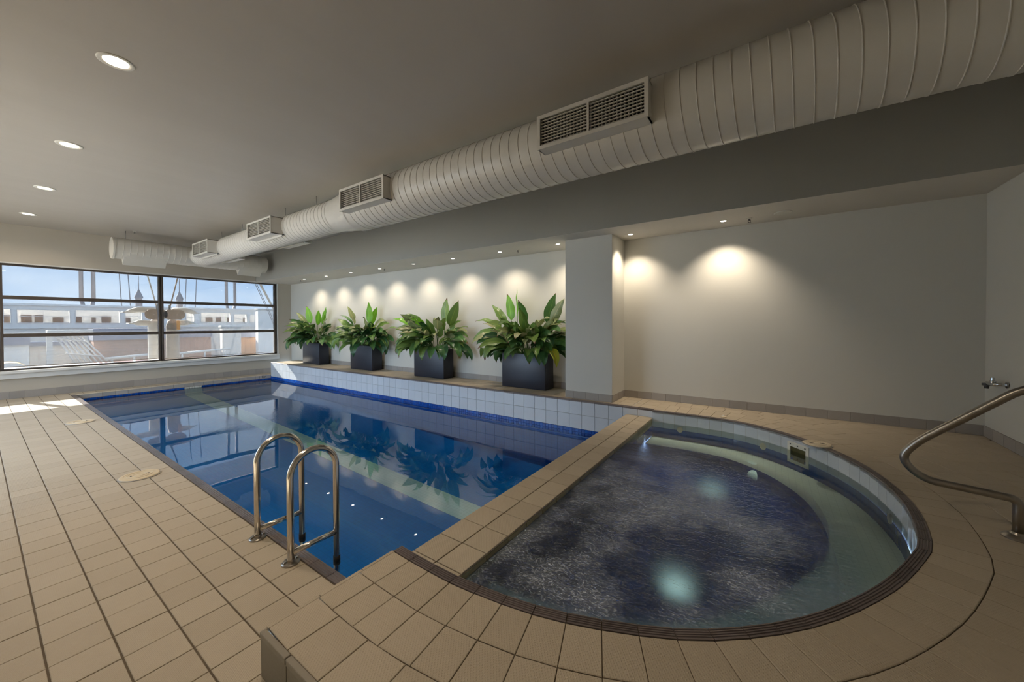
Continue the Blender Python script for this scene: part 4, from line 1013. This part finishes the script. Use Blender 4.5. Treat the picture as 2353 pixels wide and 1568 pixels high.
def leaf_geo(base, az, e0, Lp, Lb, wid, droop, roll=0.0, curl=0.14, face=0.6):
    """petiole points and blade mesh for one leaf; az azimuth, e0 start elevation, droop total bend in radians"""
    N = 14; P = []; p = Vector(base); e = e0; tot = Lp+Lb
    h = Vector((math.cos(az), math.sin(az), 0)); side = Vector((-math.sin(az), math.cos(az), 0))
    pts = []; steps = 30
    for i in range(steps+1):
        s = i/steps; ee = e0-droop*(s**1.6); d = h*math.cos(ee)+Vector((0, 0, math.sin(ee)))
        pts.append((p.copy(), d.copy(), ee)); p = p+d*(tot/steps)
    k0 = int(steps*Lp/tot)
    blade = pts[k0:]; nb_ = len(blade)
    V = []; UV = []; F = []; cols = 5
    for i, (q, d, ee) in enumerate(blade):
        t = i/(nb_-1); wv = wid*0.5*max(0.02, (math.sin(PI*min(1, t*1.02)**0.72))**0.85 if t < 0.98 else 0.02)
        nrm = side.cross(d); nrm = -nrm if nrm.z < 0 and ee > -1.2 else nrm
        sf = d.cross(FACE); sf = sf.normalized() if sf.length > 0.1 else side; sf = -sf if sf.dot(side) < 0 else sf
        sd = (side*(1-face)+sf*face); sd = (sd-d*sd.dot(d)).normalized(); n1 = sd.cross(d); sd = (sd*math.cos(roll)+n1*math.sin(roll)).normalized(); nn = sd.cross(d)
        if nn.z < 0: nn = -nn
        for c in range(cols):
            x = (c/(cols-1)-0.5)*2
            V.append(q+sd*x*wv+nn*(abs(x)*wv*curl*1.6+0.006*math.sin(t*17+az*7)*abs(x))); UV.append((c/(cols-1), t))
    for i in range(nb_-1):
        for c in range(cols-1): F.append((i*cols+c, i*cols+c+1, (i+1)*cols+c+1, (i+1)*cols+c))
    return [q for q, d, ee in pts[:k0+2]], V, F, UV
def spath(x0, seed, label, heroes, n_out=40, n_mid=34):
    rnd = random.Random(seed); xc = x0+0.45; yc = 5.59; zs = 0.905
    t = thing('peace_lily', (xc, yc, zs), label, 'plant', 'broad leaved plants in the planters')
    stems = MB(); specs = []
    for i in range(n_out):       # low arching leaves
        az = rnd.uniform(PI*1.0, PI*2.0) if rnd.random() < 0.72 else rnd.choice((rnd.uniform(-0.15, 0.35), rnd.uniform(PI-0.35, PI+0.15)))
        specs.append((az, rnd.uniform(0.55, 1.2), rnd.uniform(0.20, 0.44), rnd.uniform(0.40, 0.54), rnd.uniform(0.15, 0.22), rnd.uniform(1.5, 2.8), rnd.choice(('leaf_dark', 'leaf_dark', 'leaf_mid')), rnd.uniform(-0.3, 0.3)))
    for i in range(n_mid):
        az = rnd.uniform(PI*0.95, PI*2.05)
        specs.append((az, rnd.uniform(0.9, 1.48), rnd.uniform(0.28, 0.58), rnd.uniform(0.36, 0.52), rnd.uniform(0.14, 0.22), rnd.uniform(0.7, 2.1), rnd.choice(('leaf_dark', 'leaf_mid', 'leaf_mid', 'leaf_lit')), rnd.uniform(-0.35, 0.35)))
    for s in heroes: specs.append(s)
    for (az, e0, Lp, Lb, wd, dr, m, ro) in specs:
        bx_ = xc+math.cos(az)*rnd.uniform(0.05, 0.36); by_ = yc+math.sin(az)*rnd.uniform(0.0, 0.08)
        # keep leaf clear of the wall behind
        pt, V, F, UV = leaf_geo((bx_, by_, zs), az, e0, Lp, Lb, wd, dr, ro*0.6, 0.14, rnd.uniform(0.15, 0.95))
        # keep the leaf clear of the wall behind and of the column beside
        ty = max(v.y for v in V+pt); tx = max(v.x for v in V+pt); ly, lx = YA-0.03, -2.61
        fy = (ly-by_)/(ty-by_) if ty > ly else 1.0
        fx = (lx-bx_)/(tx-bx_) if tx > lx else 1.0
        if fx < 1 or fy < 1:
            sq = lambda v: Vector((bx_+(v.x-bx_)*(fx if v.x > bx_ else 1), by_+(v.y-by_)*(fy if v.y > by_ else 1), v.z))
            V = [sq(v) for v in V]; pt = [sq(v) for v in pt]
        if len(pt) >= 2: stems.tube(pt, [0.007-0.003*i/len(pt) for i in range(len(pt))], 6, caps=False)
        b0 = pt[-1]
        me = mesh('leaf', [v-b0 for v in V], F, True); me.materials.append(MATS[m])
        uvl = me.uv_layers.new(name='UVMap'); 
        flat = []
        for poly in me.polygons:
            for vi in poly.vertices: flat += UV[vi]
        uvl.data.foreach_set('uv', flat)
        place('leaf', me, b0, t)
    stems.build('stems', 'leaf_stem', t, smooth=True, kind='stuff')
    return t
A_L, A_R, A_F = PI, 0.0, 1.5*PI   # towards window, towards spa, towards pool
planter(-11.17, 'black planter box nearest the window')
planter(-8.76, 'black planter box second from the window')
planter(-6.36, 'black planter box third from the window')
planter(-3.99, 'widest looking black planter box next to the column')
spath(-11.17, 11, 'leafy green plant in the planter nearest the window, with bright young leaves', [
    (A_L+0.3, 1.52, 0.62, 0.52, 0.20, 0.35, 'leaf_young', 0.5), (A_R-0.4, 1.45, 0.60, 0.55, 0.16, 1.0, 'leaf_young', -0.5), (A_R+0.2, 1.40, 0.62, 0.50, 0.15, 0.3, 'leaf_young', 0.9),
    (A_R-0.2, 1.30, 0.55, 0.46, 0.19, 1.2, 'leaf_lit', 0.2), (A_F, 1.2, 0.45, 0.42, 0.19, 1.9, 'leaf_lit', 0.1), (A_R-0.1, 1.0, 0.50, 0.45, 0.18, 0.8, 'leaf_dark', 0.6), (A_L, 1.0, 0.45, 0.5, 0.10, 1.5, 'leaf_dark', 0)])
spath(-8.76, 23, 'leafy green plant in the planter second from the window, with thin arching leaves', [
    (A_L+0.1, 1.25, 0.65, 0.60, 0.07, 1.3, 'leaf_dark', 0.1), (A_L+0.2, 1.15, 0.55, 0.50, 0.16, 1.0, 'leaf_mid', 0.4), (A_L+0.5, 1.50, 0.62, 0.48, 0.17, 0.5, 'leaf_lit', 0.4),
    (A_R-0.6, 1.52, 0.62, 0.52, 0.19, 0.25, 'leaf_young', 0.2), (A_R+0.1, 1.42, 0.60, 0.48, 0.15, 0.5, 'leaf_young', 0.8), (A_R-0.1, 1.25, 0.62, 0.50, 0.16, 1.5, 'leaf_lit', 0.4), (A_F+0.4, 1.2, 0.46, 0.42, 0.20, 1.8, 'leaf_lit', 0.2), (A_R-0.1, 1.0, 0.50, 0.45, 0.18, 1.7, 'leaf_dark', 0.3)])
spath(-6.36, 37, 'leafy green plant in the planter third from the window, with two tall upright leaves', [
    (A_R+0.1, 1.53, 0.62, 0.52, 0.22, 0.1, 'leaf_mid', 0.7), (A_R-0.05, 1.18, 0.62, 0.55, 0.21, 0.15, 'leaf_mid', 0.8), (A_L+0.15, 1.20, 0.66, 0.52, 0.14, 1.4, 'leaf_young', 0.2),
    (A_L+0.25, 1.0, 0.55, 0.52, 0.12, 2.2, 'leaf_dark', 0.2), (A_L+0.1, 0.95, 0.55, 0.50, 0.13, 1.9, 'leaf_young', 0.2), (A_R-0.1, 0.95, 0.52, 0.52, 0.15, 1.7, 'leaf_mid', 0.1), (A_F, 1.35, 0.55, 0.42, 0.15, 1.3, 'leaf_young', 0.3), (A_F+0.7, 1.2, 0.42, 0.40, 0.19, 1.9, 'leaf_lit', 0.1)])
spath(-3.99, 52, 'largest leafy green plant, in the planter next to the column, with drooping brown tipped leaves', [
    (A_L+0.5, 1.55, 0.66, 0.48, 0.19, 0.2, 'leaf_young', 0.3), (A_L+0.8, 1.50, 0.72, 0.50, 0.07, -0.1, 'leaf_young', 0.5), (A_L+0.05, 1.15, 0.62, 0.60, 0.12, 1.5, 'leaf_mid', 0.1), (A_L+0.2, 1.0, 0.6, 0.55, 0.15, 2.0, 'leaf_mid', 0.2),
    (A_R+0.2, 1.40, 0.62, 0.52, 0.20, 0.2, 'leaf_dark', 0.6), (A_R-0.2, 1.30, 0.62, 0.50, 0.18, 0.5, 'leaf_lit', 0.5), (A_F+0.2, 1.5, 0.6, 0.5, 0.17, 0.9, 'leaf_dark', 0.6), (A_F+0.5, 1.2, 0.5, 0.44, 0.20, 1.6, 'leaf_lit', 0.2),
    (A_F-0.2, 1.2, 0.45, 0.44, 0.20, 1.9, 'leaf_lit', 0.1), (A_R-0.55, 0.75, 0.42, 0.42, 0.14, 2.7, 'leaf_yellow', 0.1), (A_R-0.2, 1.1, 0.6, 0.5, 0.16, 1.2, 'leaf_mid', 0.3)], 42, 38)

# ---------------------------------------------------------------- outside the window
gm = MB().box((-120, -80, -0.75), (XW-T-0.02, 90, -0.70)); struct(gm, 'ground_outside', 'paving_out')
gm = MB().box((XW-T, -60, -0.75), (20, YL-T-0.02, -0.70)); struct(gm, 'ground_side', 'paving_out')
can = struct(MB().box((-15.95, -3.0, 3.16), (XW-T-0.01, 9.0, 3.34)), 'shade_canopy', 'render_white', 'roof slab added out of view over the window to block high sun')  # added slab, hidden from the camera, keeps high sun off the upper panes
# long pale building with window openings
bx0 = -30.0
bld = thing('building', (bx0-2, 6, -0.7), 'long pale two storey building beyond the window, with a row of white framed windows', 'building')
ops = [(0.85, 1.04, 1.61, 2.27), (1.24, 2.88, 1.61, 2.24), (3.09, 4.71, 1.60, 2.27), (4.93, 5.60, 1.60, 2.30), (7.60, 7.98, 1.68, 2.2), (8.34, 9.93, 1.65, 2.25), (10.13, 10.87, 1.62, 2.18), (11.06, 11.6, 1.64, 2.14)]
fa = MB(); ys = [-8.0]+[v for o in ops for v in o[:2]]+[12.2]
for i in range(0, len(ys), 2): fa.box((bx0-0.3, ys[i], 1.32), (bx0, ys[i+1], 2.46))
for y0, y1, z0, z1 in ops: fa.box((bx0-0.3, y0, 1.32), (bx0, y1, z0)); fa.box((bx0-0.3, y0, z1), (bx0, y1, 2.46))
fa.build('upper_wall', 'render_white', bld)
MB().box((bx0-0.4, -8.0, 2.46), (bx0+0.12, 12.2, 2.56)).build('roof', 'render_white', bld)
MB().box((bx0-3.8, -8.0, -0.7), (bx0-0.05, 12.2, 1.32)).build('lower_wall', 'render_cream', bld)
MB().box((bx0-3.8, -8.0, 1.33), (bx0-1.6, 12.2, 2.40)).build('inner_wall', 'render_cream', bld)
rw = random.Random(5)
for y0, y1, z0, z1 in ops:
    o = MB().box((bx0-0.02, y0, z0-0.03), (bx0+0.03, y1, z0)).box((bx0-0.02, y0, z1), (bx0+0.03, y1, z1+0.03)).box((bx0-0.02, y0-0.03, z0), (bx0+0.03, y0, z1)).box((bx0-0.02, y1, z0), (bx0+0.03, y1+0.03, z1)).box((bx0-0.05, y0, (z0+z1)/2-0.015), (bx0-0.02, y1, (z0+z1)/2+0.015)).build('window_surround', 'column_white', bld)
    n_ = max(1, int((y1-y0)/0.5))
    for k in range(n_):
        c = y0+(y1-y0)*(k+0.5)/n_+rw.uniform(-0.08, 0.08); hw = rw.uniform(0.08, 0.20)
        MB().box((bx0-1.62, c-hw, z0+0.02), (bx0-1.55, c+hw, z0+rw.uniform(0.28, 0.42))).build('inner_window', 'outside_window', bld)
# low sheds and walls in front of it
def shed(name, y0, y1, za, zb, x, m, label, roof=None, d=1.2):
    t = thing(name, (x-d/2, (y0+y1)/2, -0.7), label, 'shed')
    MB().box((x-d, y0, -0.7), (x, y1, zb)).build('wall', m, t)
    MB().box((x-d-0.05, y0-0.03, zb), (x+0.12, y1+0.03, roof or zb+0.12)).build('roof', 'slate_band', t)
    k = y0+0.25
    b = MB()
    while k < y1-0.1: b.box((x, k, -0.7), (x+0.015, k+0.03, zb)); k += 0.3
    b.build('battens', m, t, kind='stuff')
shed('timber_shed', 3.21, 6.10, -0.14, 0.76, -26.0, 'timber_red', 'reddish timber shed with slate roof band behind the round columns', 1.30)
shed('timber_shed', 9.14, 10.0, -0.38, 0.70, -26.2, 'timber_orange', 'orange timber shed by the right end of the window view', 1.0)
shed('timber_shed', 6.3, 8.1, -0.25, 0.75, -27.5, 'timber_red', 'dark timber shed seen right of the round columns', 1.15)
shed('pale_shed', 1.42, 3.15, -0.6, 0.55, -27.0, 'render_cream', 'pale shed behind the white ramp', 0.72)
shed('grey_shed', -3.0, 1.36, -0.4, 0.65, -26.0, 'render_white', 'grey white shed behind the tan boat cover', 1.1)
t = thing('wall_panel', (-25.0, 10.4, -0.7), 'tall pale wall panel at the right end of the window view', 'wall'); MB().box((-25.4, 9.65, -0.7), (-25.0, 11.2, 2.35), 0.03).build('panel', 'render_white', t); MB().box((-25.45, 9.6, 2.35), (-24.95, 11.25, 2.42)).build('coping', 'column_white', t)
t = thing('pillar_block', (-25.4, 8.3, -0.7), 'pale square pillar in front of the sheds', 'pillar'); MB().box((-25.6, 7.95, -0.7), (-25.2, 8.85, 1.3), 0.03).build('shaft', 'render_cream', t); MB().box((-25.65, 7.9, 1.3), (-25.15, 8.9, 1.42), 0.02).build('cap', 'column_white', t)
# slatted white ramp
t = thing('ramp', (-25.5, 2.7, -0.7), 'white slatted ramp with rails leaning beyond the window', 'ramp')
for k in range(7):
    a = k/6; y = 1.98+a*0.75
    MB().tube([(-25.5-0.3*a, y, 1.18-a*0.06), (-25.2-0.3*a, y+0.75+0.06*k, -0.62)], 0.035, 6).build('slat', 'column_white', t, smooth=True)
for z, y0, y1 in ((0.25, 2.3, 3.4), (-0.15, 2.45, 3.6), (0.95, 2.0, 2.9)): MB().tube([(-25.3, y0, z), (-25.5, y1, z-0.22)], 0.028, 6).build('rail', 'render_cream', t, smooth=True)
MB().box((-25.9, 1.8, 1.15), (-25.2, 3.1, 1.27), 0.02).build('platform', 'column_white', t)
MB().box((-25.55, 1.78, -0.7), (-25.35, 1.95, 1.15)).build('post', 'column_white', t)
t = thing('rail_fence', (-24.0, 7.0, -0.7), 'white horizontal pipe rail outside right of the columns', 'railing')
MB().tube([(-24.0, 5.7, 0.05), (-24.0, 7.9, 0.18)], 0.06, 10).build('rail', 'column_white', t, smooth=True)
for y in (5.9, 6.8, 7.7): MB().tube([(-24.0, y, -0.7), (-24.0, y, 0.08)], 0.04, 8).build('post', 'column_white', t, smooth=True)
t = thing('rail_fence', (-24.0, 4.0, -0.7), 'white horizontal pipe rail outside left of the columns', 'railing')
MB().tube([(-24.0, 3.3, 0.0), (-24.0, 4.9, 0.10)], 0.06, 10).build('rail', 'column_white', t, smooth=True)
for y in (3.5, 4.2, 4.8): MB().tube([(-24.0, y, -0.7), (-24.0, y, 0.02)], 0.04, 8).build('post', 'column_white', t, smooth=True)
# tan boat cover
t = thing('boat_cover', (-24.0, 0.75, -0.7), 'tan canvas boat cover at the left of the window view', 'cover')
mb = MB(); V = []; 
for i in range(9):
    for k in range(9):
        a = PI*i/8; y = 0.75+0.55*math.cos(a)*-1; z = -0.62+0.72*math.sin(a)**0.7; x = -24.6+1.2*k/8; V.append((x, y, z*(1-0.25*abs(k/8-0.5))))
mb.add(V, [(i*9+k, i*9+k+1, (i+1)*9+k+1, (i+1)*9+k) for i in range(8) for k in range(8)]).build('canvas', 'canvas_tan', t, smooth=True)
MB().box((-24.7, 0.15, -0.7), (-23.3, 1.35, -0.58), 0.03).build('hull_rim', 'column_white', t)
# steel columns with capsule plates, arms and tie rods
def big_column(y, m, s, label):
    X = -15.3
    t = thing('steel_column', (X, y, -0.7), label, 'column')
    MB().lathe([(0.155, -0.7), (0.155, 1.45), (0.12, 1.60), (0.05, 1.66)], (X, y, 0), 28).build('shaft', m, t, angle=40)
    # capsule plate
    mb = MB(); n = 24; P = []
    for k in range(n):
        a = 2*PI*k/n; cx = 0.10 if math.cos(a) >= 0 else -0.10; P.append((y+cx+0.155*math.cos(a), 1.80+0.155*math.sin(a)))
    V = [(X+0.17, a, b) for a, b in P]+[(X+0.23, a, b) for a, b in P]; mb.add(V, [tuple(range(n))[::-1], tuple(range(n, 2*n))]+[(i, (i+1) % n, n+(i+1) % n, n+i) for i in range(n)])
    mb.build('cap_plate', 'plate_wood', t)
    MB().lathe([(0.02, 0), (0.02, 0.012), (0.001, 0.016)], (X+0.23, y-s*0.06, 1.80), 12, 'x').build('bolt', 'column_white', t)
    for z, dz, L in ((1.93, -0.07, 0.62), (1.54, 0.0, 0.50)):
        MB().tube([(X, y, z), (X, y-s*0.35, z+0.01), (X, y-s*(L-0.1), z+dz*0.6), (X, y-s*L, z+dz)], [0.085, 0.085, 0.06, 0.02], 14).build('arm', 'column_white', t, smooth=True)
        MB().tube([(X, y-s*L, z+dz), (X-0.1, y-s*(L+0.08), z+dz-0.01)], 0.012, 6).build('arm_tip', 'dull_steel', t, smooth=True)
    MB().tube([(X, y+s*0.06, 2.0), (X, y-s*0.18, 3.16)], 0.018, 10).build('tie_rod', 'column_white' if s > 0 else 'plate_wood', t, smooth=True)
    MB().lathe([(0.03, 0.0), (0.03, 0.12), (0.02, 0.16)], (X, y+s*0.06, 1.95), 12).build('rod_socket', 'dull_steel', t, angle=40)
    return t
big_column(3.13, 'column_white', 1, 'round white steel column left of the window mullion, with arms and plate')
c2 = big_column(3.54, 'column_shade', -1, 'round steel column in a painted shade tone right of the window mullion, with arms and plate')
MB().box((-15.06, 3.58, 1.33), (-15.04, 3.66, 1.62)).build('tag', 'tag_orange', c2)
# twin mast pylons, thin stays, steeples
for y0, y1, w_ in ((3.95, 4.47, 'left'), (11.65, 12.23, 'right')):
    t = thing('twin_mast', (-36, (y0+y1)/2, -0.7), 'dark twin mast with forked base seen through the %s window bay' % ('wide' if w_ == 'left' else 'narrow'), 'mast')
    for y in (y0, y1): MB().tube([(-36, y, 3.05), (-36, y, 9.0)], 0.10, 12).build('pole', 'mast_grey', t, smooth=True)
    for y in (y0, y1): MB().tube([(-36, y, 3.08), (-36, (y0+y1)/2+(y-(y0+y1)/2)*0.45, 2.4), (-36, (y0+y1)/2+(y-(y0+y1)/2)*0.45, -0.7)], 0.10, 10).build('fork', 'mast_grey', t, smooth=True)
for y, dy, w_ in ((5.5, 0.25, 'thin slanting stay wire nearer the wide bay masts'), (5.9, 0.28, 'thin slanting stay wire nearer the mullion'), (9.3, -0.25, 'thin slanting stay wire just right of the columns'), (9.9, -0.25, 'thin slanting stay wire nearer the right masts')):
    tag(MB().tube([(-36, y, 8.5), (-36, y+dy, 2.5), (-36, y+dy*1.3, -0.7)], 0.03, 6).build('stay_wire', 'mast_grey', at=(-36, y, -0.7), smooth=True), w_, 'wire')
for y, w_ in ((6.6, 'left of the mullion'), (8.78, 'right of the mullion')):
    t = thing('steeple', (-36, y, -0.7), 'distant dark steeple with a thin spire '+w_, 'steeple')
    MB().box((-36.3, y-0.16, -0.7), (-36.0, y+0.16, 3.35)).build('tower', 'mast_grey', t)
    MB().lathe([(0.24, 3.35), (0.20, 3.5), (0.10, 3.75), (0.03, 3.95), (0.02, 4.9)], (-36.15, y, 0), 10).build('spire', 'mast_grey', t, angle=40)
# raking strut at the right end of the window
t = thing('raking_strut', (-15.4, 6.3, -0.7), 'slanting white strut with cables at the right end of the window', 'strut')
MB().tube([(-15.4, 5.93, 3.16), (-15.4, 6.50, 2.0), (-15.4, 7.6, -0.7)], 0.04, 10).build('tube', 'column_white', t, smooth=True)
for d in (0.05, 0.10): MB().tube([(-15.45, 5.90-d, 3.16), (-15.45, 6.46-d, 1.8), (-15.45, 7.4-d, -0.7)], 0.010, 6).build('cable', 'mast_grey', t, smooth=True)
